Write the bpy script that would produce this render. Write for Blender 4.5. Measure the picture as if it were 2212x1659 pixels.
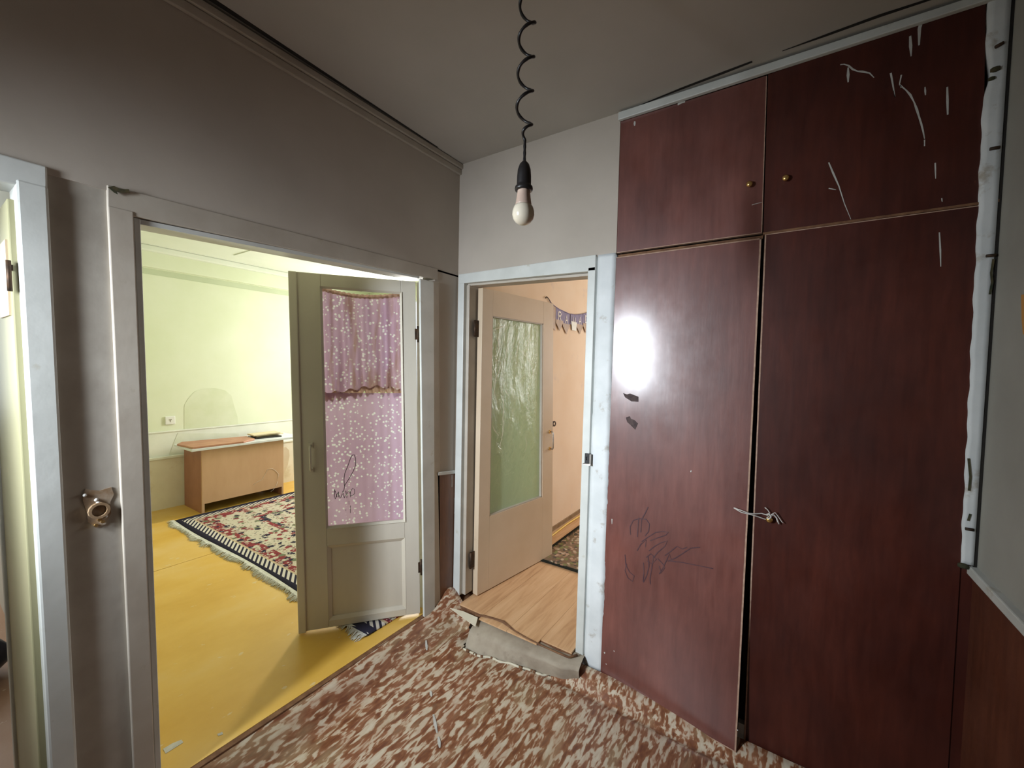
import bpy, bmesh, math, random
from mathutils import Vector, Matrix
random.seed(7)
for o in list(bpy.data.objects): bpy.data.objects.remove(o)
S = bpy.context.scene
C = S.collection
W_, H_ = 2212, 1659

# ---------------------------------------------------------------- camera
F = 895.3
CAM = Vector((1.6909, -1.9361, 1.5483))
yaw, pit, rol = map(math.radians, (-33.4976, 2.28, 1.2323))
fwd = Vector((math.sin(yaw)*math.cos(pit), math.cos(yaw)*math.cos(pit), -math.sin(pit)))
rgt = Vector((math.cos(yaw), -math.sin(yaw), 0)); upv = rgt.cross(fwd)
r2 = rgt*math.cos(rol)+upv*math.sin(rol); u2 = -rgt*math.sin(rol)+upv*math.cos(rol)
cd = bpy.data.cameras.new('camera'); cam = bpy.data.objects.new('camera', cd); C.objects.link(cam)
cd.sensor_fit = 'HORIZONTAL'; cd.sensor_width = 36; cd.lens = F/W_*36; cd.clip_start = .02; cd.clip_end = 100
m3 = Matrix((r2, u2, -fwd)).transposed()
cam.matrix_world = Matrix.Translation(CAM) @ m3.to_4x4()
S.camera = cam

# ---------------------------------------------------------------- world, light, exposure
S.view_settings.view_transform = 'Standard'; S.view_settings.look = 'None'
S.view_settings.gamma = 1; S.view_settings.use_curve_mapping = False
S.view_settings.exposure = 0.0
wd = bpy.data.worlds.new('world'); S.world = wd; wd.use_nodes = True
bg = wd.node_tree.nodes['Background']; bg.inputs[0].default_value = (.75, .87, 1, 1); bg.inputs[1].default_value = 2.2

def area(name, loc, target, sx, sy, power, col, spread=180):
    l = bpy.data.lights.new(name, 'AREA'); l.shape = 'RECTANGLE'; l.size = sx; l.size_y = sy
    l.energy = power; l.color = col; l.spread = math.radians(spread)
    o = bpy.data.objects.new(name, l); C.objects.link(o); o.location = loc
    d = Vector(target)-Vector(loc); o.rotation_euler = d.to_track_quat('-Z', 'Y').to_euler()
    return o
# daylight entering by the windows of each room
area('daylight_yellow_room', (-2.43, 1.83, 1.72), (-1.9, 0, 1.45), .30, 1.25, 62, (1, .97, .90))
area('daylight_pink_room', (1.75, 3.86, 1.75), (1.2, 0, 1.3), 1.3, 1.3, 46, (1, .95, .88))
area('daylight_side_room', (-3.17, -2.2, 1.75), (0, -2.2, 1.2), .8, 1.2, 9, (.93, .97, 1))
area('daylight_hall_window', (.215, -2.75, 1.74), (.66, 0, .85), .15, .70, 29, (.84, .92, 1), 90)

# ---------------------------------------------------------------- helpers
def ray(px, py):
    return r2*((px-W_/2)/F) - u2*((py-H_/2)/F) + fwd
def on(ax, v, px, py):
    """the point of the plane axis = v that the photograph shows at (px, py)"""
    d = ray(px, py); t = (v-CAM[ax])/d[ax]
    return CAM+d*t
X, Y, Z = 0, 1, 2
def lin(c): return tuple(((v/255)/12.92 if v/255 <= .04045 else ((v/255+.055)/1.055)**2.4) for v in c)

class MB:
    def __init__(s): s.b = bmesh.new()
    def hexa(s, p, mi=0):
        v = [s.b.verts.new(q) for q in p]
        for f in ((0,3,2,1),(4,5,6,7),(0,1,5,4),(1,2,6,5),(2,3,7,6),(3,0,4,7)):
            s.b.faces.new([v[i] for i in f]).material_index = mi
        return s
    def box(s, x0, x1, y0, y1, z0, z1, mi=0):
        return s.hexa([(x0,y0,z0),(x1,y0,z0),(x1,y1,z0),(x0,y1,z0),(x0,y0,z1),(x1,y0,z1),(x1,y1,z1),(x0,y1,z1)], mi)
    def slab(s, pts, ext, mi=0):
        """polygon extruded by the vector ext"""
        e = Vector(ext); a = [s.b.verts.new(Vector(p)) for p in pts]; b = [s.b.verts.new(Vector(p)+e) for p in pts]
        n = len(a); s.b.faces.new(a).material_index = mi; s.b.faces.new(b[::-1]).material_index = mi
        for i in range(n): s.b.faces.new((a[i], b[i], b[(i+1) % n], a[(i+1) % n])).material_index = mi
        return s
    def tube(s, pts, r, seg=8, closed=False):
        pts = [Vector(p) for p in pts]; n = len(pts); rings = []; nrm = None
        for i, p in enumerate(pts):
            t = (pts[min(i+1, n-1)]-pts[max(i-1, 0)]).normalized()
            if nrm is None:
                nrm = t.cross(Vector((0,0,1)));
                if nrm.length < .1: nrm = t.cross(Vector((0,1,0)))
            nrm = (nrm-t*nrm.dot(t)).normalized(); bn = t.cross(nrm)
            rr = r[i] if isinstance(r, (list, tuple)) else r
            rings.append([s.b.verts.new(p+(nrm*math.cos(a)+bn*math.sin(a))*rr) for a in [2*math.pi*k/seg for k in range(seg)]])
        for a, b in zip(rings, rings[1:]):
            for k in range(seg): s.b.faces.new((a[k], a[(k+1) % seg], b[(k+1) % seg], b[k])).smooth = True
        s.b.faces.new(rings[0][::-1]); s.b.faces.new(rings[-1])
        return s
    def ribbon(s, pts, w, n, lift=.0008):
        """flat stroke lying on a surface whose normal is n"""
        n = Vector(n).normalized(); pts = [Vector(p)+n*lift for p in pts]; k = len(pts); prev = None
        for i, p in enumerate(pts):
            t = (pts[min(i+1, k-1)]-pts[max(i-1, 0)]).normalized(); sd = n.cross(t).normalized()
            ww = w[i] if isinstance(w, (list, tuple)) else w
            a, b = s.b.verts.new(p+sd*ww/2), s.b.verts.new(p-sd*ww/2)
            if prev: s.b.faces.new((prev[0], a, b, prev[1]))
            prev = (a, b)
        return s
    def lathe(s, prof, c, seg=24):
        c = Vector(c); rings = []
        for r, z in prof:
            rings.append([s.b.verts.new(c+Vector((r*math.cos(a), r*math.sin(a), z))) for a in [2*math.pi*k/seg for k in range(seg)]])
        for a, b in zip(rings, rings[1:]):
            for k in range(seg): s.b.faces.new((a[k], a[(k+1) % seg], b[(k+1) % seg], b[k])).smooth = True
        s.b.faces.new(rings[0][::-1]); s.b.faces.new(rings[-1])
        return s
    def grid(s, fn, nu, nv, smooth=True, keep=None):
        vs = [[s.b.verts.new(fn(i/nu, j/nv)) for j in range(nv+1)] for i in range(nu+1)]
        for i in range(nu):
            for j in range(nv):
                if keep and not keep((i+.5)/nu, (j+.5)/nv): continue
                f = s.b.faces.new((vs[i][j], vs[i+1][j], vs[i+1][j+1], vs[i][j+1])); f.smooth = smooth
        return s
    def solid(s, vec):
        """gives a sheet its thickness along vec"""
        r = bmesh.ops.extrude_face_region(s.b, geom=s.b.faces[:])
        bmesh.ops.translate(s.b, verts=[g for g in r['geom'] if isinstance(g, bmesh.types.BMVert)], vec=Vector(vec))
        return s

WM = {}
def wm(o): return WM.get(o.name, Matrix.Identity(4))
def obj(name, mb, mats, parent=None, local=False, warp=None, bevel=0, origin=False, **props):
    b = mb.b
    if warp:
        for v in b.verts: v.co = warp(v.co)
    lone = [v for v in b.verts if not v.link_faces]
    if lone: bmesh.ops.delete(b, geom=lone, context='VERTS')
    bmesh.ops.recalc_face_normals(b, faces=b.faces[:])
    me = bpy.data.meshes.new(name)
    o = bpy.data.objects.new(name, me)
    if parent is not None:
        M = wm(parent)
        if not local: b.transform(M.inverted())
        o.parent = parent; WM[o.name] = M
    elif origin:
        xs = [v.co for v in b.verts]
        c = Vector(((min(v.x for v in xs)+max(v.x for v in xs))/2, (min(v.y for v in xs)+max(v.y for v in xs))/2, min(v.z for v in xs)))
        b.transform(Matrix.Translation(-c)); o.location = c; WM[o.name] = Matrix.Translation(c)
    b.to_mesh(me); b.free()
    for m in (mats if isinstance(mats, (list, tuple)) else [mats]): me.materials.append(m)
    C.objects.link(o)
    if bevel:
        md = o.modifiers.new('bevel', 'BEVEL'); md.width = bevel; md.segments = 2; md.limit_method = 'ANGLE'
    for k, v in props.items(): o[k] = v
    return o
def empty(name, loc, rz=0, **props):
    o = bpy.data.objects.new(name, None); C.objects.link(o); o.location = loc; o.rotation_euler = (0, 0, rz)
    o.empty_display_size = .1
    WM[o.name] = Matrix.Translation(Vector(loc)) @ Matrix.Rotation(rz, 4, 'Z')
    for k, v in props.items(): o[k] = v
    return o
ST = dict(kind='structure')

# ---------------------------------------------------------------- materials
def newmat(name):
    m = bpy.data.materials.new(name); m.use_nodes = True; nt = m.node_tree
    return m, nt, nt.nodes['Principled BSDF']
def ramp(nt, stops, interp='LINEAR'):
    r = nt.nodes.new('ShaderNodeValToRGB'); r.color_ramp.interpolation = interp; e = r.color_ramp.elements
    e.remove(e[1]); e[0].position = stops[0][0]; e[0].color = (*stops[0][1], 1)
    for p, c in stops[1:]:
        k = e.new(p); k.color = (*c, 1)
    return r
def coords(nt, scale=(1,1,1), rot=(0,0,0), loc=(0,0,0)):
    tc = nt.nodes.new('ShaderNodeTexCoord'); mp = nt.nodes.new('ShaderNodeMapping')
    mp.inputs['Scale'].default_value = scale; mp.inputs['Rotation'].default_value = rot; mp.inputs['Location'].default_value = loc
    nt.links.new(tc.outputs['Object'], mp.inputs[0]); return mp
def noise(nt, vec, scale, detail=4, rough=.55, dist=0):
    n = nt.nodes.new('ShaderNodeTexNoise'); n.inputs['Scale'].default_value = scale; n.inputs['Detail'].default_value = detail
    n.inputs['Roughness'].default_value = rough; n.inputs['Distortion'].default_value = dist
    nt.links.new(vec.outputs[0], n.inputs['Vector']); return n
def mixc(nt, fac, a, b, mode='MIX'):
    m = nt.nodes.new('ShaderNodeMix'); m.data_type = 'RGBA'; m.blend_type = mode
    for s, v in ((0, fac), (6, a), (7, b)):
        if isinstance(v, bpy.types.NodeSocket): nt.links.new(v, m.inputs[s])
        else: m.inputs[s].default_value = v if s == 0 else (*v, 1)
    return m.outputs[2]
def math_(nt, op, a, b=0.0, c=None):
    m = nt.nodes.new('ShaderNodeMath'); m.operation = op
    for s, v in ((0, a), (1, b), (2, c)):
        if v is None: continue
        if isinstance(v, bpy.types.NodeSocket): nt.links.new(v, m.inputs[s])
        else: m.inputs[s].default_value = v
    return m.outputs[0]
def bumpn(nt, bs, h, strength, dist=.002):
    b = nt.nodes.new('ShaderNodeBump'); b.inputs['Strength'].default_value = strength; b.inputs['Distance'].default_value = dist
    nt.links.new(h, b.inputs['Height']); nt.links.new(b.outputs[0], bs.inputs['Normal'])
def pm(name, c1, c2, scale=3, rough=.6, stretch=(1,1,1), bump=0, bscale=60, detail=5, lo=.35, hi=.68, metal=0, dirt=None, dscale=6, dlo=.62, dhi=.75, spec=.5):
    """two-tone noise paint with optional dirt blotches and fine relief"""
    m, nt, bs = newmat(name); mp = coords(nt, stretch)
    r = ramp(nt, [(lo, c1), (hi, c2)]); nt.links.new(noise(nt, mp, scale, detail).outputs[0], r.inputs[0])
    col = r.outputs[0]
    if dirt:
        mp2 = coords(nt, (1,1,1), loc=(3.1,1.7,.4)); d = ramp(nt, [(dlo, (0,0,0)), (dhi, (1,1,1))])
        nt.links.new(noise(nt, mp2, dscale, 6, .65).outputs[0], d.inputs[0]); col = mixc(nt, d.outputs[0], col, dirt)
    nt.links.new(col, bs.inputs['Base Color'])
    bs.inputs['Roughness'].default_value = rough; bs.inputs['Metallic'].default_value = metal
    bs.inputs['Specular IOR Level'].default_value = spec
    if bump: bumpn(nt, bs, noise(nt, mp, bscale, 3).outputs[0], bump)
    return m

M_hall = pm('hall_paint', (.45,.395,.335), (.51,.45,.385), 2.2, .75, bump=.12, bscale=45, spec=.25)
M_ceil = pm('ceiling_whitewash', (.45,.42,.375), (.50,.465,.42), 1.6, .9, bump=.15, bscale=30, spec=.1)
M_col = pm('column_plaster', (.36,.32,.27), (.46,.42,.36), 5, .8, bump=.3, bscale=30, dirt=(.22,.17,.12), dscale=5, dlo=.6, dhi=.8, spec=.2)
M_rightwall = pm('right_wall_paint', (.33,.32,.285), (.38,.37,.33), 3, .8, bump=.12, spec=.2)
M_yellow = pm('green_cream_wall', (.73,.78,.58), (.79,.83,.67), 1.7, .7, bump=.1, bscale=30, spec=.25)
M_stripe = pm('painted_groove_shade', (.54,.60,.42), (.60,.66,.48), 3, .7)
M_wshadow = pm('shadow_wall_patch', (.66,.71,.51), (.73,.77,.60), 6, .75)
M_wshadow2 = pm('shadow_dado_patch', (.70,.72,.60), (.78,.79,.69), 8, .75)
M_white_dado = pm('white_dado_paint', (.76,.78,.70), (.84,.85,.78), 5, .6, dirt=(.62,.58,.42), dscale=4)
M_cream_low = pm('cream_low_wall', (.72,.66,.54), (.80,.74,.62), 5, .6, dirt=(.60,.50,.34), dscale=3, dlo=.6)
M_yceil = pm('room_ceiling', (.74,.78,.68), (.80,.83,.74), 2, .8)
M_pink = pm('pink_wall', (.78,.61,.46), (.82,.67,.53), 2.5, .8, dirt=(.66,.55,.50), dscale=5, dlo=.6, dhi=.8, spec=.2)
M_side = pm('side_room_paint', (.78,.76,.68), (.84,.82,.75), 3, .7)
M_frame = pm('old_white_gloss_paint', (.55,.56,.525), (.64,.65,.615), 6, .42, bump=.25, bscale=25, dirt=(.42,.38,.28), dscale=9, dlo=.64, dhi=.78)
M_frame_dull = pm('old_tan_gloss_paint', (.42,.365,.30), (.49,.44,.37), 6, .5, bump=.25, bscale=25, dirt=(.32,.26,.17), dscale=9, dlo=.62, dhi=.8)
M_plaster = pm('patchy_white_plaster', (.62,.645,.645), (.73,.75,.75), 7, .6, bump=.5, bscale=22, dirt=(.40,.36,.30), dscale=11, dlo=.6, dhi=.72)
M_leaf1 = pm('grey_beige_gloss_paint', (.56,.51,.43), (.63,.58,.49), 5, .4, bump=.15, bscale=25, stretch=(1,1,.3), dirt=(.27,.20,.11), dscale=16, dlo=.7, dhi=.78)
M_leaf2 = pm('tan_gloss_paint', (.60,.47,.33), (.66,.53,.39), 3, .45, bump=.08, dirt=(.50,.38,.26), dscale=6, dlo=.66, dhi=.8)
M_leaf3 = pm('olive_cream_paint', (.33,.31,.17), (.38,.35,.21), 5, .5, stretch=(1,1,.2), dirt=(.40,.36,.2), dscale=8, dlo=.62, dhi=.8)
M_dark = pm('shadow_gap', (.012,.010,.008), (.02,.016,.012), 8, .9)
M_black = pm('black_plastic', (.012,.011,.012), (.02,.018,.018), 20, .38)
M_bag = pm('black_bag_film', (.006,.005,.010), (.014,.011,.02), 20, .3, bump=.4, bscale=12)
M_rust = pm('dark_rusty_iron', (.035,.025,.018), (.10,.055,.03), 60, .6, metal=.6)
M_steel = pm('worn_steel', (.30,.27,.24), (.45,.42,.38), 40, .35, metal=.9)
M_brass = pm('brass', (.75,.48,.16), (.90,.62,.26), 40, .25, metal=.9)
M_drip_light = pm('white_drips_and_light', (.46,.45,.41), (.60,.59,.55), 30, .5)  # paint drips and scuffs, also the painted slit of light
M_ink = pm('black_ink', (.012,.010,.016), (.03,.02,.04), 30, .5)
M_faint = pm('faded_ink_on_veneer', (.055,.025,.035), (.10,.045,.045), 40, .45)
M_sticker = pm('torn_sticker_residue', (.045,.028,.030), (.09,.06,.055), 60, .85)
M_concrete = pm('dusty_grey_board', (.29,.235,.175), (.42,.355,.27), 9, .85, bump=.4, bscale=30, dirt=(.20,.15,.11), dscale=8, dlo=.56, dhi=.75)
M_creamboard = pm('cream_underside', (.60,.55,.42), (.70,.64,.50), 14, .8)
M_torn = pm('torn_brown_edge', (.12,.05,.022), (.22,.11,.05), 30, .8)
M_paper_or = pm('orange_paper', (.55,.26,.06), (.66,.34,.10), 10, .7)
M_hole = pm('broken_plaster_hole', (.02,.03,.015), (.09,.07,.03), 50, .9)
M_stain = pm('brown_switch_stain', (.24,.15,.08), (.42,.35,.27), 26, .8)
M_cable = pm('yellow_cable', (.72,.47,.06), (.80,.56,.10), 20, .4)
M_skirt = pm('brown_skirting', (.20,.12,.06), (.32,.22,.13), 20, .5)
M_cabside = pm('reddish_chipboard_side', (.30,.125,.075), (.36,.16,.10), 8, .45)
M_cabfront = pm('tan_chipboard_front', (.56,.34,.20), (.62,.39,.24), 7, .45, stretch=(1,1,.3))
M_cabtop = pm('white_laminate_top', (.66,.69,.72), (.78,.80,.82), 12, .3, dirt=(.40,.40,.44), dscale=14, dlo=.64)
M_boardred = pm('reddish_board', (.40,.17,.10), (.50,.25,.15), 9, .5)
M_boardpale = pm('pale_board', (.66,.56,.36), (.74,.64,.44), 9, .55)
M_beige = pm('beige_plastic', (.62,.52,.38), (.68,.58,.44), 6, .5)
M_socket = pm('white_plastic', (.80,.80,.78), (.85,.85,.83), 20, .35)
M_thread = pm('white_thread', (.70,.66,.58), (.80,.76,.68), 30, .8)
M_cordw = pm('greyish_string', (.50,.46,.42), (.62,.58,.54), 60, .7)
M_lap = pm('grey_putty', (.45,.43,.40), (.55,.53,.50), 30, .8)
M_bulb = pm('opal_bulb_glass', (.74,.66,.52), (.78,.70,.56), 20, .22)
M_bulbneck = pm('bulb_neck', (.55,.40,.32), (.62,.47,.38), 20, .4)
M_flagp = pm('purple_card', (.115,.085,.20), (.20,.15,.28), 14, .6)
M_flagg = pm('gold_card', (.26,.14,.045), (.36,.20,.07), 30, .5)
M_flagw = pm('white_card', (.72,.76,.72), (.80,.83,.80), 30, .6)
M_letter = pm('cream_letter', (.86,.80,.74), (.92,.86,.80), 30, .6)
M_fringe = pm('cream_fringe', (.58,.58,.52), (.72,.71,.66), 30, .9)
M_void = pm('wardrobe_inside', (.02,.012,.008), (.035,.02,.014), 5, .9)
M_ply = pm('raw_plywood_edge', (.36,.22,.15), (.50,.33,.24), 50, .7)

def veneer(name, c1, c2, rough, coat=.0, grain=1.0, spec=.55):
    m, nt, bs = newmat(name); mp = coords(nt, (7,7,.9)); mp2 = coords(nt, (1.6,1.6,1.1), loc=(1.3,.2,.7))
    r = ramp(nt, [(.3, c1), (.72, c2)]); nt.links.new(noise(nt, mp, 5, 6, .6, .4).outputs[0], r.inputs[0])
    r2_ = ramp(nt, [(.34, (.55,.50,.52)), (.66, (1,1,1))]); nt.links.new(noise(nt, mp2, 2.2, 4).outputs[0], r2_.inputs[0])
    nt.links.new(mixc(nt, .8, r.outputs[0], r2_.outputs[0], 'MULTIPLY'), bs.inputs['Base Color'])
    rr = ramp(nt, [(.3, (rough*.8,)*3), (.75, (rough*1.25,)*3)]); nt.links.new(noise(nt, mp2, 5, 6, .7).outputs[0], rr.inputs[0])
    nt.links.new(rr.outputs[0], bs.inputs['Roughness'])
    bs.inputs['Coat Weight'].default_value = coat; bs.inputs['Coat Roughness'].default_value = .19; bs.inputs['Specular IOR Level'].default_value = spec
    mp3 = coords(nt, (1,1,.12)); bumpn(nt, bs, noise(nt, mp3, 22, 4).outputs[0], .22*grain, .003)
    return m
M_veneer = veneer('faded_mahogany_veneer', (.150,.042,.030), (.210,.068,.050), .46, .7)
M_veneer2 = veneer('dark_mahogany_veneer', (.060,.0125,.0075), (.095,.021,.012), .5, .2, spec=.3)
M_dadoL = veneer('brown_dado_laminate', (.155,.066,.032), (.24,.105,.05), .4)
M_dadoR = veneer('red_brown_dado_laminate', (.105,.030,.013), (.145,.042,.019), .5)

def linoleum():
    m, nt, bs = newmat('streaked_linoleum'); mp = coords(nt, (1,.27,1))
    n1 = noise(nt, mp, 46, 2.5, .5, .8); n2 = noise(nt, coords(nt, (1,.34,1), rot=(0,0,.20), loc=(2,5,0)), 52, 2, .5, .5)
    f = math_(nt, 'ADD', math_(nt, 'MULTIPLY', n1.outputs[0], .62), math_(nt, 'MULTIPLY', n2.outputs[0], .38))
    cr = ramp(nt, [(.36, (.62,.54,.42)), (.455, (.56,.45,.33)), (.480, (.46,.31,.21)), (.500, (.285,.125,.062)), (.56, (.215,.080,.034)), (.64, (.155,.053,.026))])
    nt.links.new(f, cr.inputs[0])
    gr = ramp(nt, [(.56, (0,0,0)), (.66, (1,1,1))]); nt.links.new(noise(nt, mp, 9, 3).outputs[0], gr.inputs[0])
    col = mixc(nt, math_(nt, 'MULTIPLY', gr.outputs[0], .30), cr.outputs[0], (.46,.40,.24))
    pk_ = ramp(nt, [(.50, (0,0,0)), (.60, (1,1,1))]); nt.links.new(noise(nt, coords(nt, (1,.3,1), loc=(9,2,0)), 14, 3).outputs[0], pk_.inputs[0])
    col = mixc(nt, math_(nt, 'MULTIPLY', pk_.outputs[0], .28), col, (.36,.16,.09))
    nt.links.new(col, bs.inputs['Base Color'])
    bs.inputs['Roughness'].default_value = .36
    bumpn(nt, bs, noise(nt, coords(nt), 35, 3).outputs[0], .12)
    return m
M_lino = linoleum()

def laminate():
    m, nt, bs = newmat('oak_laminate'); mp = coords(nt, (9,.8,1))
    r = ramp(nt, [(.3, (.46,.25,.12)), (.5, (.60,.36,.19)), (.72, (.68,.44,.25))]); nt.links.new(noise(nt, mp, 3, 6, .6, .6).outputs[0], r.inputs[0])
    nt.links.new(r.outputs[0], bs.inputs['Base Color']); bs.inputs['Roughness'].default_value = .38
    return m
M_lam = laminate()

def yfloor():
    m, nt, bs = newmat('ochre_floor_paint'); mp = coords(nt, (1,.6,1))
    r = ramp(nt, [(.3, (.62,.35,.045)), (.5, (.70,.43,.085)), (.7, (.74,.50,.17))]); nt.links.new(noise(nt, mp, 2.2, 5, .6).outputs[0], r.inputs[0])
    w = ramp(nt, [(.70, (0,0,0)), (.73, (1,1,1))]); nt.links.new(noise(nt, mp, 24, 3, .5).outputs[0], w.inputs[0])
    col = mixc(nt, math_(nt, 'MULTIPLY', w.outputs[0], .5), r.outputs[0], (.70,.60,.40))
    nt.links.new(col, bs.inputs['Base Color']); bs.inputs['Roughness'].default_value = .42
    bumpn(nt, bs, noise(nt, mp, 8, 3).outputs[0], .1)
    return m
M_yfloor = yfloor()
M_sidefloor = pm('worn_orange_floor', (.52,.29,.17), (.60,.37,.24), 4, .35, dirt=(.78,.62,.50), dscale=22, dlo=.66, dhi=.70)

def rugmat(name, x0, y0, palette, scale, bands):
    m, nt, bs = newmat(name); mp = coords(nt); sx = nt.nodes.new('ShaderNodeSeparateXYZ'); nt.links.new(mp.outputs[0], sx.inputs[0])
    d = math_(nt, 'MINIMUM', math_(nt, 'SUBTRACT', sx.outputs[0], x0), math_(nt, 'SUBTRACT', sx.outputs[1], y0))
    n0 = noise(nt, mp, 12, 3)
    ad = nt.nodes.new('ShaderNodeMix'); ad.data_type = 'RGBA'; ad.blend_type = 'LINEAR_LIGHT'; ad.inputs[0].default_value = .035
    nt.links.new(mp.outputs[0], ad.inputs[6]); nt.links.new(n0.outputs[1], ad.inputs[7])
    v = nt.nodes.new('ShaderNodeTexVoronoi'); v.inputs['Scale'].default_value = scale; nt.links.new(ad.outputs[2], v.inputs['Vector'])
    s1 = nt.nodes.new('ShaderNodeSeparateColor'); nt.links.new(v.outputs['Color'], s1.inputs[0])
    k = len(palette); fl = ramp(nt, [(i/k, c) for i, c in enumerate(palette)], 'CONSTANT'); nt.links.new(s1.outputs[0], fl.inputs[0])
    dd = ramp(nt, [(.46, (0,0,0)), (.56, (1,1,1))]); nt.links.new(math_(nt, 'MULTIPLY', v.outputs['Distance'], 1), dd.inputs[0])
    bg_ = ramp(nt, bands, 'CONSTANT'); nt.links.new(d, bg_.inputs[0])
    col = mixc(nt, dd.outputs[0], fl.outputs[0], bg_.outputs[0])
    return m, nt, bs, d, sx, col, bg_
CR, NV, RD, GR = (.52,.47,.37), (.028,.026,.045), (.235,.045,.050), (.16,.18,.11)
def rug1():
    m, nt, bs, d, sx, col, bg_ = rugmat('persian_rug_pile', -2.82, -.56, [CR, NV, CR, RD, CR, GR, (.40,.32,.26), CR, RD, NV], 20,
        [(0, NV), (.06, CR), (.125, RD), (.23, CR), (.46, RD), (.50, (.05,.05,.07)), (.53, CR)])
    # edge: navy selvedge, zigzag guard stripe, thin beige line
    a = math_(nt, 'ADD', sx.outputs[0], sx.outputs[1])
    zig = math_(nt, 'GREATER_THAN', math_(nt, 'SINE', math_(nt, 'ADD', math_(nt, 'MULTIPLY', a, 110), math_(nt, 'MULTIPLY', d, 60))), -.15)
    zc = mixc(nt, zig, NV, (.62,.58,.52))
    mpf = coords(nt, (1.3,1,1), loc=(.4,.7,0)); vf = nt.nodes.new('ShaderNodeTexVoronoi'); vf.inputs['Scale'].default_value = 48; nt.links.new(mpf.outputs[0], vf.inputs['Vector'])
    sf = nt.nodes.new('ShaderNodeSeparateColor'); nt.links.new(vf.outputs['Color'], sf.inputs[0])
    ff = ramp(nt, [(0, NV), (.22, (.60,.55,.46)), (.55, (.22,.05,.05)), (.68, (.20,.22,.15)), (.80, (.60,.55,.46))], 'CONSTANT'); nt.links.new(sf.outputs[0], ff.inputs[0])
    sel = math_(nt, 'MULTIPLY', math_(nt, 'LESS_THAN', vf.outputs['Distance'], .42), math_(nt, 'GREATER_THAN', sf.outputs[1], .45))
    col = mixc(nt, math_(nt, 'MULTIPLY', sel, .85), col, ff.outputs[0])
    lt = lambda t: math_(nt, 'LESS_THAN', d, t)
    col = mixc(nt, lt(.135), col, (.50,.40,.27)); col = mixc(nt, lt(.12), col, zc); col = mixc(nt, lt(.055), col, NV)
    nt.links.new(col, bs.inputs['Base Color']); bs.inputs['Roughness'].default_value = .95; bs.inputs['Specular IOR Level'].default_value = .1
    return m
M_rug1 = rug1()
def rug2():
    m, nt, bs, d, sx, col, bg_ = rugmat('dark_floral_rug_pile', .17, .72, [(.16,.13,.07), (.34,.20,.13), (.44,.29,.20), (.20,.20,.08), (.10,.08,.06), (.46,.36,.25)], 34,
        [(0, (.03,.03,.02)), (.03, (.20,.13,.08)), (.25, (.30,.17,.12))])
    col = mixc(nt, math_(nt, 'LESS_THAN', d, .02), col, (.02,.02,.015))
    nt.links.new(col, bs.inputs['Base Color']); bs.inputs['Roughness'].default_value = .95; bs.inputs['Specular IOR Level'].default_value = .1
    return m
M_rug2 = rug2()

def glass(name, col=(1,1,1), gl=.12):
    m, nt, bs = newmat(name); nt.nodes.remove(bs); out = nt.nodes['Material Output']
    t = nt.nodes.new('ShaderNodeBsdfTransparent'); t.inputs[0].default_value = (*col, 1)
    g = nt.nodes.new('ShaderNodeBsdfGlossy'); g.inputs['Roughness'].default_value = gl
    lw = nt.nodes.new('ShaderNodeLayerWeight'); lw.inputs[0].default_value = .12
    mx = nt.nodes.new('ShaderNodeMixShader'); nt.links.new(lw.outputs['Fresnel'], mx.inputs[0])
    nt.links.new(t.outputs[0], mx.inputs[1]); nt.links.new(g.outputs[0], mx.inputs[2]); nt.links.new(mx.outputs[0], out.inputs[0])
    return m
M_glass = glass('clear_glass', (.93,.95,.93), .05)
def translucent(name, colfn, fac=.5, gloss=0):
    m, nt, bs = newmat(name); out = nt.nodes['Material Output']
    col = colfn(nt)
    tr = nt.nodes.new('ShaderNodeBsdfTranslucent'); mx = nt.nodes.new('ShaderNodeMixShader'); mx.inputs[0].default_value = fac
    for i in (bs.inputs['Base Color'], tr.inputs[0]):
        if isinstance(col, bpy.types.NodeSocket): nt.links.new(col, i)
        else: i.default_value = (*col, 1)
    bs.inputs['Roughness'].default_value = gloss or .85; bs.inputs['Specular IOR Level'].default_value = .5 if gloss else .1
    nt.links.new(bs.outputs[0], mx.inputs[1]); nt.links.new(tr.outputs[0], mx.inputs[2]); nt.links.new(mx.outputs[0], out.inputs[0])
    return m
def curtain_col(stain_shade):
    def fn(nt):
        mp = coords(nt, (1,0,1)); v = nt.nodes.new('ShaderNodeTexVoronoi'); v.inputs['Scale'].default_value = 54; v.inputs['Randomness'].default_value = .95
        nt.links.new(mp.outputs[0], v.inputs['Vector'])
        dot = ramp(nt, [(.27, (1,1,1)), (.37, (0,0,0))]); nt.links.new(v.outputs['Distance'], dot.inputs[0])
        s1 = nt.nodes.new('ShaderNodeSeparateColor'); nt.links.new(v.outputs['Color'], s1.inputs[0])
        on_ = math_(nt, 'MULTIPLY', dot.outputs[0], math_(nt, 'GREATER_THAN', s1.outputs[0], .22))
        base = ramp(nt, [(.3, (.57,.37,.55)), (.7, (.66,.46,.64))]); nt.links.new(noise(nt, mp, 4, 3).outputs[0], base.inputs[0])
        col = mixc(nt, on_, base.outputs[0], (.92,.90,.94))
        if stain_shade:
            r = ramp(nt, [(.50, (0,0,0)), (.64, (1,1,1))]); nt.links.new(noise(nt, coords(nt, (1,0,.16), loc=(.3,0,.2)), 17, 4).outputs[0], r.inputs[0])  # brown stains, streaked vertically to double as shade in the folds
            col = mixc(nt, math_(nt, 'MULTIPLY', r.outputs[0], .75), col, (.40,.23,.17))
        return col
    return fn
M_curtain = translucent('dotted_pink_cotton', curtain_col(False), .55)
M_valance = translucent('stained_shaded_dotted_pink_cotton', curtain_col(True), .5)
M_hem = translucent('brown_lace_hem', lambda nt: (.52,.34,.27), .55)
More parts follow.
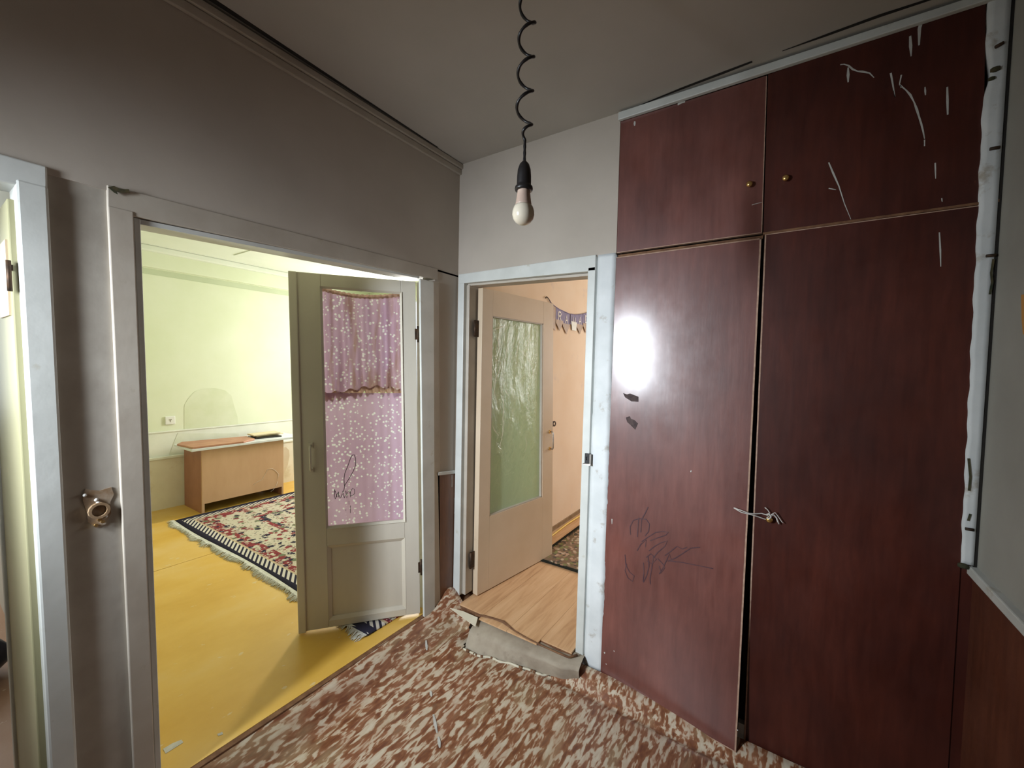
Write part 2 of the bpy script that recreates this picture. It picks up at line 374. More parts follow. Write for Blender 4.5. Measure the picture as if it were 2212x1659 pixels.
M_greenglass = translucent('frosted_green_glass', lambda nt: (.78,.95,.76), .68, .3)
def filmmat():
    m, nt, bs = newmat('wrinkled_clear_film'); out = nt.nodes['Material Output']; nt.nodes.remove(bs)
    t = nt.nodes.new('ShaderNodeBsdfTransparent'); g = nt.nodes.new('ShaderNodeBsdfGlossy'); g.inputs['Roughness'].default_value = .18
    mx = nt.nodes.new('ShaderNodeMixShader'); mx.inputs[0].default_value = .13
    b = nt.nodes.new('ShaderNodeBump'); b.inputs['Strength'].default_value = 1; b.inputs['Distance'].default_value = .02
    nt.links.new(noise(nt, coords(nt, (1,1,.35), rot=(0,.5,0)), 14, 5, .6, .8).outputs[0], b.inputs['Height']); nt.links.new(b.outputs[0], g.inputs['Normal'])
    nt.links.new(t.outputs[0], mx.inputs[1]); nt.links.new(g.outputs[0], mx.inputs[2]); nt.links.new(mx.outputs[0], out.inputs[0]); return m
M_film = filmmat()
M_crease = translucent('white_film_crease', lambda nt: (.93,.93,.82), .25, .3)

# ================================================================ SETTING
CZ = 2.76           # hall ceiling
FZ = .11            # floor of the rooms (the hall floor lies lower, z = 0)
YC = 2.598          # ceiling of the yellow room
XD = -3.304         # far wall of the yellow room
# --- hall walls
wl = MB()
# left wall, x -0.10..0, pieces round door 1 (y -1.48..-.28) and door 3 (y -2.6..-1.73)
wl.box(-.10, 0, -1.70, -.18, 2.045, CZ); wl.box(-.10, 0, -.18, .1, 2.09, CZ)
wl.box(-.10, 0, -2.62, -1.70, 2.06, CZ)
wl.box(-.10, 0, -.20, .1, 0, 2.10)
wl.box(-.10, 0, -2.62, -2.58, 0, 2.06)
left = obj('wall_left', wl, M_hall, **ST)
obj('column_panel', MB().hexa([(-.10,-1.70,0),(-.005,-1.70,0),(-.005,-1.48,0),(-.10,-1.48,0),(-.10,-1.72,2.10),(-.005,-1.72,2.10),(-.005,-1.54,2.10),(-.10,-1.54,2.10)]), M_col, left)
wb = MB()
wb.box(-.1, .99, 0, .10, 2.10, CZ)
wb.box(-.1, .014, 0, .10, 0, 2.10)
back = obj('wall_back', wb, M_hall, **ST)
wr = MB(); wr.box(2.228, 2.33, -2.62, .1, .935, CZ)
right = obj('wall_right', wr, M_rightwall, **ST)
wr2 = MB(); wr2.box(2.222, 2.33, -2.62, 0.02, .0, .905)
obj('dado_panel', wr2, M_dadoR, right, label='red-brown dado panel on the right wall')
obj('dado_cap', MB().box(2.208, 2.33, -2.62, 0.01, .905, .935), M_frame, right, bevel=.004)
we = MB()      # wall behind the photographer, unseen; small left-end window with its reveal shaped to limit light
we.box(-.10, .142, -2.78, -2.62, 0, CZ); we.box(.35, 2.33, -2.78, -2.62, 0, CZ); we.box(.142, .35, -2.78, -2.62, 0, 1.34); we.box(.142, .35, -2.78, -2.62, 2.26, CZ)
obj('wall_front_unseen', we, M_hall, **ST)
obj('ceiling', MB().box(-.1, 2.33, -2.78, .6, CZ, CZ+.1), M_ceil, **ST)

# --- cornice batten on the left wall
co = MB()
co.hexa([(0,-2.62,2.672),(.016,-2.62,2.672),(.016,0,2.698),(0,0,2.698),(0,-2.62,2.706),(.016,-2.62,2.706),(.016,0,2.728),(0,0,2.728)])
co.hexa([(0,-2.62,2.708),(.026,-2.62,2.708),(.026,0,2.730),(0,0,2.730),(0,-2.62,2.736),(.026,-2.62,2.736),(.026,0,2.757),(0,0,2.757)])
obj('trim_ceiling_left', co, M_frame_dull, bevel=.003, **ST)
obj('trim_ceiling_gap', MB().hexa([(.022,-2.62,2.7585),(.062,-2.62,2.7585),(.030,-.22,2.7585),(.024,-.22,2.7585),(.022,-2.62,2.7605),(.062,-2.62,2.7605),(.030,-.22,2.7605),(.024,-.22,2.7605)]), M_dark, **ST)

# --- door frame 1 (left wall, crooked as it stands)
def postL(y0b, y1b, y0t, y1t, z0, z1, x0, x1):
    return MB().hexa([(x0,y0b,z0),(x1,y0b,z0),(x1,y1b,z0),(x0,y1b,z0),(x0,y0t,z1),(x1,y0t,z1),(x1,y1t,z1),(x0,y1t,z1)])
fr1 = empty('trim_door_1', (0,-.9,.1), **ST)
obj('left_post', postL(-1.522,-1.470,-1.566,-1.508,.0,2.00,-.06,.006), M_frame_dull, fr1, bevel=.003)
obj('left_bead', postL(-1.468,-1.452,-1.506,-1.490,.0,1.985,-.085,-.002), M_frame, fr1, bevel=.002)
obj('right_post', postL(-.258,-.172,-.326,-.222,.03,2.02,.000,.014), M_frame, fr1, bevel=.003)
obj('right_jamb', postL(-.205,-.172,-.255,-.222,.03,2.02,-.09,-.0005), M_frame, fr1)
obj('right_casing', postL(-.170,-.118,-.220,-.176,.03,2.03,-.08,.006), M_frame_dull, fr1, bevel=.002)
obj('header', MB().hexa([(-.09,-1.566,1.984),(.004,-1.566,1.984),(.004,-.18,2.040),(-.09,-.18,2.040),(-.09,-1.566,2.060),(.004,-1.566,2.060),(.004,-.18,2.104),(-.09,-.18,2.104)]), M_frame_dull, fr1, bevel=.003)
obj('header_bead', MB().hexa([(-.085,-1.50,1.968),(-.004,-1.50,1.968),(-.004,-.315,2.024),(-.085,-.315,2.024),(-.085,-1.50,1.983),(-.004,-1.50,1.983),(-.004,-.315,2.039),(-.085,-.315,2.039)]), M_frame, fr1)
# sill of door 1
obj('trim_sill_1', MB().box(-.10, .012, -1.49, -.17, .0, .108), M_torn, **ST)
# --- door frame 3
fr3 = empty('trim_door_3', (0,-2.1,.1), **ST)
obj('right_post', postL(-1.698,-1.645,-1.742,-1.684,.0,2.01,-.09,.010), M_frame, fr3, bevel=.006)
obj('left_post', postL(-2.60,-2.54,-2.60,-2.54,.0,2.01,-.09,.010), M_frame, fr3, bevel=.006)
obj('header', MB().hexa([(-.09,-2.60,1.958),(.008,-2.60,1.958),(.008,-1.685,1.996),(-.09,-1.685,1.996),(-.09,-2.60,2.062),(.008,-2.60,2.062),(.008,-1.685,2.062),(-.09,-1.685,2.062)]), M_frame, fr3, bevel=.004)
# broken plaster above the door-1 frame corner
q = [on(X,.007,*p) for p in [(232,404),(246,402),(262,409),(278,409),(280,416),(262,417),(252,414),(254,420),(246,416)]]
obj('broken_plaster', MB().slab(q, (.002,0,0)), M_hole, left)
# --- dado bit at the corner of the left wall
obj('dado_panel', MB().hexa([(0,-.118,.04),(.006,-.118,.04),(.006,0,.04),(0,0,.04),(0,-.158,.905),(.006,-.158,.905),(.006,0,.885),(0,0,.885)]), M_dadoL, left)
obj('dado_cap', MB().hexa([(0,-.160,.905),(.012,-.160,.905),(.012,0,.885),(0,0,.885),(0,-.160,.925),(.012,-.160,.925),(.012,0,.905),(0,0,.905)]), M_frame, left, bevel=.003)
for (px, y0, y1, w) in ((976,1026,1052,.006),(984,1022,1064,.004),(981,1075,1110,.004)):
    obj('paint_drip', MB().ribbon([on(X,.0065,px,y0), on(X,.0065,px,(y0+y1)/2), on(X,.0065,px,y1)], [w,w*.6,w*.9], (1,0,0)), M_drip_light, left)

# --- door frame 2 (back wall)
def postB(x0b, x1b, x0t, x1t, z0, z1, y0, y1):
    return MB().hexa([(x0b,y0,z0),(x1b,y0,z0),(x1b,y1,z0),(x0b,y1,z0),(x0t,y0,z1),(x1t,y0,z1),(x1t,y1,z1),(x0t,y1,z1)])
fr2 = empty('trim_door_2', (.45,0,.1), **ST)
obj('left_post', postB(.010,.062,.012,.058,.135,2.05,-.014,.10), M_frame, fr2, bevel=.004)
obj('left_rebate', postB(.063,.088,.058,.080,.135,2.04,.012,.10), M_frame_dull, fr2, bevel=.003)
obj('right_post', postB(.842,.884,.852,.892,.015,2.05,-.012,.10), M_frame, fr2, bevel=.003)
obj('header', MB().hexa([(.012,-.012,2.048),(.892,-.012,2.030),(.892,.10,2.030),(.012,.10,2.048),(.012,-.012,2.104),(.892,-.012,2.108),(.892,.10,2.108),(.012,.10,2.104)]), M_frame, fr2, bevel=.003)
obj('header_rebate', MB().hexa([(.06,.02,2.036),(.852,.02,2.016),(.852,.10,2.016),(.06,.10,2.036),(.06,.02,2.047),(.852,.02,2.029),(.852,.10,2.029),(.06,.10,2.047)]), M_frame_dull, fr2)
# plaster strip between frame 2 and the wardrobe, with its open joint
def strip(u, v):
    z = .045+v*2.06
    a = .890+(.897-.890)*v + (.0035 if v > .62 else .0008)
    b = .985+.004*v + .0012*math.sin(37*v*3)+.0012*math.sin(91*v*3+1)+.004*math.exp(-((v-.05)/.04)**2)
    return (a+(b-a)*u, -.006+.0015*math.sin(23*v)*u, z)
ps = MB().grid(strip, 4, 120); ps.solid((0,.09,0))
obj('trim_plaster_strip', ps, M_plaster, **ST)
obj('trim_joint_backing', MB().box(.872,.93,.06,.10,0,2.105), M_dark, **ST)
# hasp on the right post
hs = empty('hasp_plate', on(Y,-.015,1270,990), 0, label='small black slotted strike plate on the right post of the door frame beside the wardrobe', category='strike plate')
hp = MB(); c = on(Y,-.018,1270,990)
hp.box(c.x-.014,c.x+.010,-.026,-.0125,c.z+.020,c.z+.024); hp.box(c.x-.014,c.x+.010,-.026,-.0125,c.z-.024,c.z-.020)
hp.box(c.x-.014,c.x-.007,-.026,-.0125,c.z-.02,c.z+.02); hp.box(c.x-.001,c.x+.010,-.026,-.0125,c.z-.02,c.z+.02)
hp.box(c.x-.007,c.x-.001,-.026,-.0125,c.z+.009,c.z+.02); hp.box(c.x-.007,c.x-.001,-.026,-.0125,c.z-.02,c.z-.009)
obj('plate', hp, M_black, hs); obj('lip', MB().box(c.x+.010,c.x+.017,-.024,-.0125,c.z-.024,c.z+.022), M_steel, hs)
obj('ledge', MB().hexa([(c.x-.026,-.03,c.z-.030),(c.x+.017,-.03,c.z-.034),(c.x+.017,-.0125,c.z-.034),(c.x-.026,-.0125,c.z-.030),(c.x-.018,-.026,c.z-.024),(c.x+.017,-.026,c.z-.0245),(c.x+.017,-.0125,c.z-.0245),(c.x-.018,-.0125,c.z-.024)]), M_steel, hs)

# --- hall floor: linoleum, lapped up along both walls, torn away in front of door 2
def lz(x, y):
    z = .004*math.sin(3.1*x+1.7*y)*math.sin(4.3*y+.4)
    e = max(0, 1-x/.135)
    z += (.104)*(e*e*(3-2*e))*(1 if y > -1.6 else 0)
    z += .010*math.exp(-((x-.19)/.05)**2)*math.exp(-((y+.6)/.5)**2)
    if y > -.13:
        k = min(1, (y+.13)/.10); k = k*k*(3-2*k)
        z += k*(.048 if x > .62 else .07*max(0, 1-abs(x-.1)/.6))*(1 if x < 1.0 else max(.35, 1-(x-1.0)*.5))
    z += .05*math.exp(-((x-.05)/.09)**2-((y+.10)/.07)**2)
    z += .022*math.exp(-((x-.24)/.06)**2-((y+.24)/.10)**2)
    z -= .010*math.exp(-((y+.125)/.02)**2)*(1 if x > .6 else 0)
    # lip of the tear
    return z+.002
TEAR = [(.21,-.10),(.255,-.15),(.27,-.20),(.285,-.232),(.36,-.225),(.42,-.20),(.50,-.185),(.58,-.165),(.66,-.15),(.72,-.135),(.755,-.11),(.74,-.05),(.70,.1),(.2,.1)]
def inpoly(x, y, P):
    r = False; j = len(P)-1
    for i in range(len(P)):
        (xi, yi), (xj, yj) = P[i], P[j]
        if (yi > y) != (yj > y) and x < (xj-xi)*(y-yi)/(yj-yi)+xi: r = not r
        j = i
    return r
LX0, LX1, LY0, LY1 = .006, 2.224, -1.55, -.012
def lxy(u, v): return LX0+(LX1-LX0)*u, LY0+(LY1-LY0)*v
lg = MB().grid(lambda u, v: (*lxy(u, v), lz(*lxy(u, v))), 180, 130, keep=lambda u, v: not inpoly(lxy(u, v)[0]+.006*math.sin(90*v+40*u), lxy(u, v)[1]+.006*math.sin(120*u), TEAR))
lg.box(-.1, 2.224, -2.62, -1.548, -.06, .0035)
floor = obj('floor', lg, M_lino, **ST)
obj('subfloor', MB().box(-.1, 2.33, -1.56, .10, -.09, -.025), M_concrete, floor)
# torn lip of the linoleum: pale thickness along the tear
tl = MB(); pts = []
for i in range(3, 11):
    (xa, ya), (xb, yb) = TEAR[i], TEAR[i+1] if i < 10 else TEAR[10]
    for k in range(4):
        t = k/4; x = xa+(xb-xa)*t; y = ya+(yb-ya)*t+.004*math.sin(60*x)
        pts.append((x, y, lz(x, y)+.004))
tl.tube(pts, [.004+.003*abs(math.sin(i*1.7)) for i in range(len(pts))], 6)
obj('torn_lip', tl, M_creamboard, floor)
cr_ = MB(); random.seed(13)
for i in range(1, len(pts)-2):
    if random.random() < .45: cr_.tube([pts[i], tuple((pts[i][k]+pts[i+1][k])/2+(0,-.001,.001)[k] for k in range(3)), Vector(pts[i]).lerp(Vector(pts[i+1]), random.uniform(.6,1))], random.uniform(.005,.0085), 6)
obj('torn_lip_pattern', cr_, M_torn, floor)
# curled flap at the corner, cream underside up
fl = MB().slab([on(Z,z_,*p) for z_, p in [(.135,(972,1313)),(.128,(1000,1320)),(.118,(1032,1334)),(.104,(1027,1353)),(.112,(1010,1341)),(.125,(988,1325))]], (0,0,-.003))
obj('linoleum_flap', fl, M_creamboard, floor)
# boards of the low sill in front of door 2
sl = MB()
FRT = [on(Z,.075,*p) for p in [(1014,1362),(1030,1368),(1066,1384),(1106,1399),(1146,1415),(1186,1431),(1215,1441),(1250,1450)]]
FRB = [on(Z,-.004,*p) for p in [(1003,1402),(1016,1410),(1056,1422),(1100,1434),(1142,1446),(1183,1460),(1214,1468),(1250,1476)]]
BKT = [Vector((max(.21, p.x-.02), .09, .100)) for p in FRT]
def lerpl(L, t):
    k = min(len(L)-2, int(t*(len(L)-1))); f = t*(len(L)-1)-k; return L[k].lerp(L[k+1], f)
def sfn(u, v):
    if v < .45: p = lerpl(FRB, u).lerp(lerpl(FRT, u), v/.45)
    else:
        t = (v-.45)/.55; p = lerpl(FRT, u).lerp(lerpl(BKT, u), t); p.z += .012*math.sin(math.pi*min(1, t*1.6))
    p.z += .003*math.sin(19*u+5*v); p.y += .003*math.sin(27*u+2*v)
    return p
sl.grid(sfn, 40, 16)
obj('trim_sill_2', sl, M_concrete, **ST)
te = MB(); te.tube([on(Z,.108,*p) for p in [(1026,1328),(1045,1332),(1066,1337),(1088,1345),(1112,1364),(1139,1380),(1175,1397),(1209,1412),(1228,1420),(1247,1415)]], [.004,.010,.008,.011,.006,.007,.004,.005,.005,.007], 6)
obj('torn_laminate_edge', te, M_torn, floor)
# slit of light through the hinge gap, painted as pale dashes on the linoleum
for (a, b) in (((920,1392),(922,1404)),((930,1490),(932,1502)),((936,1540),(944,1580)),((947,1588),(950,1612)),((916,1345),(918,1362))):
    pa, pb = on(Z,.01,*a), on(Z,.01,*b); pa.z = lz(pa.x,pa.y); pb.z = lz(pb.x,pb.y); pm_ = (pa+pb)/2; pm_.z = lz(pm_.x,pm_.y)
    obj('light_dash', MB().ribbon([pa, pm_, pb], [.007,.013,.006], (0,0,1), .003), M_drip_light, floor)

# ================================================================ YELLOW ROOM
yw = MB()
yw.box(XD-.12, XD, -1.66, 1.95, 2.40, YC+.02)                     # upper band of the far wall
yw.box(XD-.12, XD+.0, -1.66, 1.95, .86, 2.345)
far = obj('wall_yellow_far', yw, M_yellow, **ST)
obj('shade_stripe', MB().box(XD-.12, XD-.004, -1.66, 1.95, 2.34, 2.41), M_stripe, far)  # shade of the groove under the beam painted as a darker band
obj('wall_shadow', MB().slab([on(X,XD+.001,*p) for p in [(398,928),(398,876),(406,862),(420,846),(440,839),(464,838),(486,843),(500,855),(506,878),(513,900),(516,935)]], (.0008,0,0)), M_wshadow, far)  # shadow silhouette painted as darker wall colour above the cabinet
obj('wall_shadow', MB().slab([on(X,XD+.0072,*p) for p in [(365,985),(376,955),(384,936),(516,936),(516,946),(500,985)]], (.0008,0,0)), M_wshadow2, far)  # lower part of the same painted shadow, on the dado
obj('upper_beam', MB().box(XD-.1, XD+.05, -1.66, 1.95, 2.405, YC), M_yellow, far, bevel=.008)
obj('crown_strip', MB().box(XD, XD+.10, -1.66, 1.95, 2.545, YC), M_yceil, far, bevel=.01)
obj('white_band', MB().box(XD-.12, XD+.006, -1.66, 1.95, .60, .862), M_white_dado, far)
obj('dado_rail', MB().box(XD, XD+.014, -1.66, 1.95, .848, .862), M_white_dado, far, bevel=.003)
obj('low_wall', MB().box(XD-.12, XD+.03, -1.66, 1.95, FZ, .60), M_cream_low, far)
obj('ledge', MB().box(XD, XD+.042, -1.66, 1.95, .594, .620), M_white_dado, far, bevel=.006)
ys = MB(); ys.box(XD, -.1, -1.58, -1.54, FZ, YC)
obj('wall_yellow_near', ys, M_yellow, **ST)
yr = MB(); yr.box(-.10, -.09, .1, 1.95, FZ, YC); yr.box(-.12, -.101, -.16, .1, FZ, YC); yr.box(-.12, -.101, -1.6, -.16, 2.1, YC)
obj('wall_yellow_hall_side', yr, M_yellow, **ST)
ye = MB(); ye.box(XD, -2.66, 1.85, 1.95, FZ, YC); ye.box(-2.20, -.1, 1.85, 1.95, FZ, YC); ye.box(-2.66, -2.20, 1.85, 1.95, FZ, 1.05); ye.box(-2.66, -2.20, 1.85, 1.95, 2.38, YC)
obj('wall_yellow_window', ye, M_yellow, **ST)
obj('ceiling_yellow', MB().box(XD-.12, -.1, -1.66, 1.95, YC, YC+.1), M_yceil, **ST)
obj('ceiling_joint', MB().box(-2.9, -.1, -.02, .03, YC-.006, YC), M_yceil, bpy.data.objects['ceiling_yellow'])
yf = MB(); yf.box(XD-.05, -.1, -1.66, 1.95, .03, .1065)
yfl = obj('floor_yellow', yf, M_frame_dull, **ST)
for (x0, x1) in ((XD, -1.842), (-1.836, -.012)):
    for (y0, y1) in ((-1.54, .298), (.302, 1.85)):
        if x1 > -.1 and y0 > 0: x1 = -.1
        if x1 > -.1: obj('hardboard_sheet', MB().box(x0, -.102, y0, y1, .1065, FZ).box(-.102, x1, -1.46, -.20, .1065, FZ), M_yfloor, yfl)
        else: obj('hardboard_sheet', MB().box(x0, x1, y0, y1, .1065, FZ), M_yfloor, yfl)
for ps_ in ([(352,1618),(372,1606),(392,1598),(396,1604),(374,1618),(358,1628)],[(469,1586),(480,1581),(482,1586),(472,1590)]):
    obj('scuff', MB().slab([on(Z,FZ+.0004,*p) for p in ps_], (0,0,.0006)), M_drip_light, yfl)

# cabinet in the yellow room
cab = empty('low_cabinet', (-3.05,.05,FZ), label='low brown chipboard cabinet with white top against the green-white wall', category='cabinet')
cx0, cx1, cy0, cy1, ct = -3.25, -2.85, -.325, .43, .715
obj('side_panel', MB().box(cx0, cx1, cy0, cy0+.018, FZ, ct), M_cabside, cab, label='darker reddish side panel')
obj('side_panel', MB().box(cx0, cx1, cy1-.018, cy1, FZ, ct), M_cabside, cab)
obj('front_panel', MB().box(cx1-.002, cx1+.016, cy0, cy1, .20, ct-.002).box(cx1-.002, cx1+.016, cy0, cy0+.02, FZ, .20).box(cx1-.002, cx1+.016, cy1-.016, cy1, FZ, .20), M_cabfront, cab, bevel=.001)
obj('back_panel', MB().box(cx0, cx0+.01, cy0+.018, cy1-.018, FZ+.06, ct), M_cabside, cab)
obj('worktop', MB().box(cx0+.02, cx1+.05, cy0-.09, cy1+.17, ct, ct+.022), M_cabtop, cab, bevel=.003)
th = MB()
th.tube([on(X,cx1+.018,*p) for p in [(546,1048),(556,1041),(566,1036),(572,1026),(578,1014),(588,1012),(596,1017),(602,1024),(600,1034)]], .0012, 5)
th.tube([on(X,cx1+.018,*p) for p in [(600,1040),(596,1050),(590,1058),(585,1062)]], .0012, 5)
obj('loose_threads', th, M_thread, origin=True, label='tangled white threads stuck to the cabinet front', category='thread')
# boards lying on it
bz = ct+.022
b1 = MB().slab([(-2.82,-.40,bz),(-2.80,.02,bz),(-2.88,.16,bz),(-3.10,.18,bz),(-3.20,-.36,bz),(-3.10,-.43,bz)], (0,0,.018))
obj('board', b1, M_boardred, bevel=.004, origin=True, label='reddish brown board lying on the left half of the cabinet top', category='board')
obj('board', MB().hexa([(-2.93,.06,bz+.0005),(-2.90,.42,bz+.0005),(-3.10,.46,bz+.0005),(-3.12,.16,bz+.0005),(-2.93,.06,bz+.014),(-2.90,.42,bz+.014),(-3.10,.46,bz+.014),(-3.12,.16,bz+.014)]).b and MB().hexa([(-2.93,.19,bz+.001),(-2.89,.44,bz+.001),(-3.10,.46,bz+.001),(-3.12,.20,bz+.001),(-2.93,.19,bz+.012),(-2.89,.44,bz+.012),(-3.10,.46,bz+.012),(-3.12,.20,bz+.012)]), M_black, origin=True, label='thin black board lying on the cabinet under the pale boards', category='board')
for k, (dx, dy, m) in enumerate(((0,0,M_boardpale),(.02,-.04,M_boardpale))):
    obj('board', MB().box(-3.11+dx, -2.97+dx, .22+dy, .50+dy, bz+.014+.016*k, bz+.028+.016*k), m, bevel=.002, origin=True,
        label=('lower of the two pale boards on the right end of the cabinet', 'upper of the two pale boards on the right end of the cabinet')[k], category='board', group='pale boards on the cabinet')
# rounded beige board leaning behind the cabinet
rp = [on(X,-3.22,*p) for p in [(604,966),(618,965),(625,972),(626,985),(622,1005),(616,1020),(608,1032),(600,1036),(596,966)]]
obj('seat_board', MB().slab(rp, (-.012,0,0)), M_beige, bevel=.003, origin=True, label='beige board with rounded corner standing behind the right end of the cabinet', category='board')
# socket
sk = empty('wall_socket', (XD+.004, on(X,XD,367,908).y, on(X,XD,367,908).z), label='square white wall socket above the rail left of the cabinet', category='socket')
c = on(X,XD,367,908)
obj('cover_plate', MB().box(XD-.001, XD+.012, c.y-.040, c.y+.040, c.z-.040, c.z+.040), M_socket, sk, bevel=.005)
obj('contact_mark', MB().box(XD+.011, XD+.0135, c.y-.012, c.y+.012, c.z+.004, c.z+.010).box(XD+.011, XD+.0135, c.y-.003, c.y+.003, c.z-.014, c.z+.004), M_steel, sk)

# rug with fringe
rx0, rx1, ry0, ry1 = -2.82, -.10, -.56, 1.75
def rz_(x, y):
    z = FZ+.0095+.003*math.sin(5*x)*math.exp(-((y-ry0)/.1)**2)
    k = math.exp(-((x+.17)/.10)**2-((y+.55)/.05)**2); return z+.012*k
def rfn(u, v):
    x = rx0+(rx1-rx0)*u; y = ry0+(ry1-ry0)*v
    y += -.012*math.sin(u*9)*math.exp(-v*14)
    return (x, y, rz_(x, y))
rg = MB().grid(rfn, 90, 40)
rg.solid((0,0,-.0085))
rug = obj('persian_rug', rg, M_rug1, label='large red and cream oriental rug with navy edge and pale fringe on the ochre floor', category='rug')
fm = MB(); random.seed(3)
for i in range(620):
    x = rx0+(rx1-rx0)*(i+random.random())/620; u = (x-rx0)/(rx1-rx0)
    cl = .5+.5*math.sin(x*21+2*math.sin(x*9)); L = .028+.030*cl+random.uniform(-.008,.012); y = ry0-.012*math.sin(u*9)+.004; s_ = random.uniform(-.018,.018)+.012*math.sin(x*21)
    p = [(x,y,FZ+.010),(x+s_*.4,y-L*.4,FZ+.010+random.random()*.006),(x+s_*.8,y-L*.75,FZ+.005+random.random()*.004),(x+s_,y-L,FZ+.002)]
    fm.tube(p, [.0028,.0024,.002,.0012], 4)
fm.grid(lambda u, v: (rx0+(rx1-rx0)*u, ry0-.012*math.sin(u*9)+.012-.022*v, FZ+.0155-.003*v), 90, 1)
obj('fringe', fm, M_fringe, rug, kind='stuff', label='pale cream tasselled fringe')

# ================================================================ PINK ROOM
pw = MB(); pw.box(-.089, .012, .1, 4.0, FZ, 2.62)
pk = obj('wall_pink_left', pw, M_pink, **ST)
pb = MB(); pb.box(.012, 1.0, 3.9, 4.0, FZ, 2.62); pb.box(2.5, 2.9, 3.9, 4.0, FZ, 2.62); pb.box(1.0, 2.5, 3.9, 4.0, FZ, .98); pb.box(1.0, 2.5, 3.9, 4.0, 2.5, 2.62)
obj('wall_pink_window', pb, M_pink, **ST)
pr = MB(); pr.box(.985, 1.0, .62, .70, FZ, 2.62); pr.box(1.0, 2.8, .64, .70, FZ, 2.62); pr.box(2.8, 2.9, .64, 4.0, FZ, 2.62); pr.box(.93, .985, .102, .70, FZ, 2.62); pr.box(.012, .93, .102, .13, 2.11, 2.62)
obj('wall_pink_right', pr, M_pink, **ST)
obj('ceiling_pink', MB().box(-.089, 2.9, .1, 4.0, 2.62, 2.72), M_yceil, **ST)
obj('baseboard_pink', MB().box(.012, .024, .12, 3.9, FZ, FZ+.035), M_skirt, **ST)
pf = obj('floor_pink', MB().box(-.089, 2.9, .1, 4.0, .02, FZ-.008).box(.03, .84, -.05, .1, .02, FZ-.008), M_torn, **ST)
random.seed(5)
px0 = .02
for i in range(8):
    xa, xb = max(px0+.19*i-.12, .016), px0+.19*(i+1)-.12-.0012
    y = -.075+.03*math.sin(i*1.9) if xb < .86 else (.105 if xb < .93 else .71)
    ends = [y, .55+.35*((i*7) % 3), 1.75+.35*((i*5) % 3), 3.0, 3.9]
    for a, b in zip(ends, ends[1:]):
        if b-a < .05: continue
        if a < .1:   # passes between the posts of the frame
            l_, r_ = max(xa, .092), min(xb, .838)
            if r_ > l_: obj('plank', MB().box(l_, r_, a, .105, FZ-.008, FZ).box(xa, xb, .105, b-.001, FZ-.008, FZ), M_lam, pf)
            else: obj('plank', MB().box(xa, xb, .105, b-.001, FZ-.008, FZ), M_lam, pf)
        else: obj('plank', MB().box(xa, xb, a, b-.001, FZ-.008, FZ), M_lam, pf)
r2m = MB().grid(lambda u, v: (.165+1.3*u, .725+2.2*v, FZ+.010+.002*math.sin(9*u+5*v)), 30, 40); r2m.solid((0,0,-.0085))
obj('floral_rug', r2m, M_rug2, label='dark brown floral rug on the laminate beyond the glazed tan door', category='rug')
obj('yellow_cable', MB().tube([(.030,-.03,.130),(.040,.03,.124),(.055,.11,.122),(.050,.30,.118),(.060,.8,.1175),(.075,1.1,.1175),(.058,1.5,.1175),(.07,1.9,.1175),(.05,2.4,.1175),(.06,3.2,.1175)], .0075, 8), M_cable, label='yellow cable running along the foot of the pink wall', category='cable')

# letter bunting on the pink wall
bun = empty('letter_bunting', (.03,1.6,1.9), label='purple and gold letter bunting hanging on the pink wall', category='bunting')
xb_ = .022
def bunt(px, py): return on(X, xb_, px, py)
top = [bunt(*p) for p in [(1188,652),(1198,661),(1208,668),(1219,673),(1230,678),(1243,680),(1256,679),(1268,676),(1285,670),(1300,660)]]
obj('string', MB().tube(top, .0035, 6), M_flagp, bun)
obj('string_knot', MB().tube([bunt(1178,644), bunt(1181,641), bunt(1185,645), bunt(1189,652)], .004, 6), M_rust, bun)
GLY = {'R': [[(0,0),(0,1)],[(0,1),(.7,1),(.85,.78),(.7,.55),(0,.5)],[(.35,.5),(.9,0)]], 'A': [[(0,0),(.45,1),(.9,0)],[(.2,.4),(.7,.4)]],
       'M': [[(0,0),(.08,1),(.5,.3),(.92,1),(1,0)]], 'D': [[(0,0),(0,1),(.5,.9),(.8,.5),(.5,.1),(0,0)]]}
def topz(y):
    for a, b in zip(top, top[1:]):
        if a.y <= y <= b.y: return a.z+(b.z-a.z)*(y-a.y)/(b.y-a.y)
    return top[-1].z
cents = [('R',(1209,676)),('A',(1224,688)),('M',(1239.5,691)),('A',(1253,692)),('D',(1266,690))]
ys_ = [bunt(*c_).y for _, c_ in cents]; stp = (ys_[-1]-ys_[0])/4
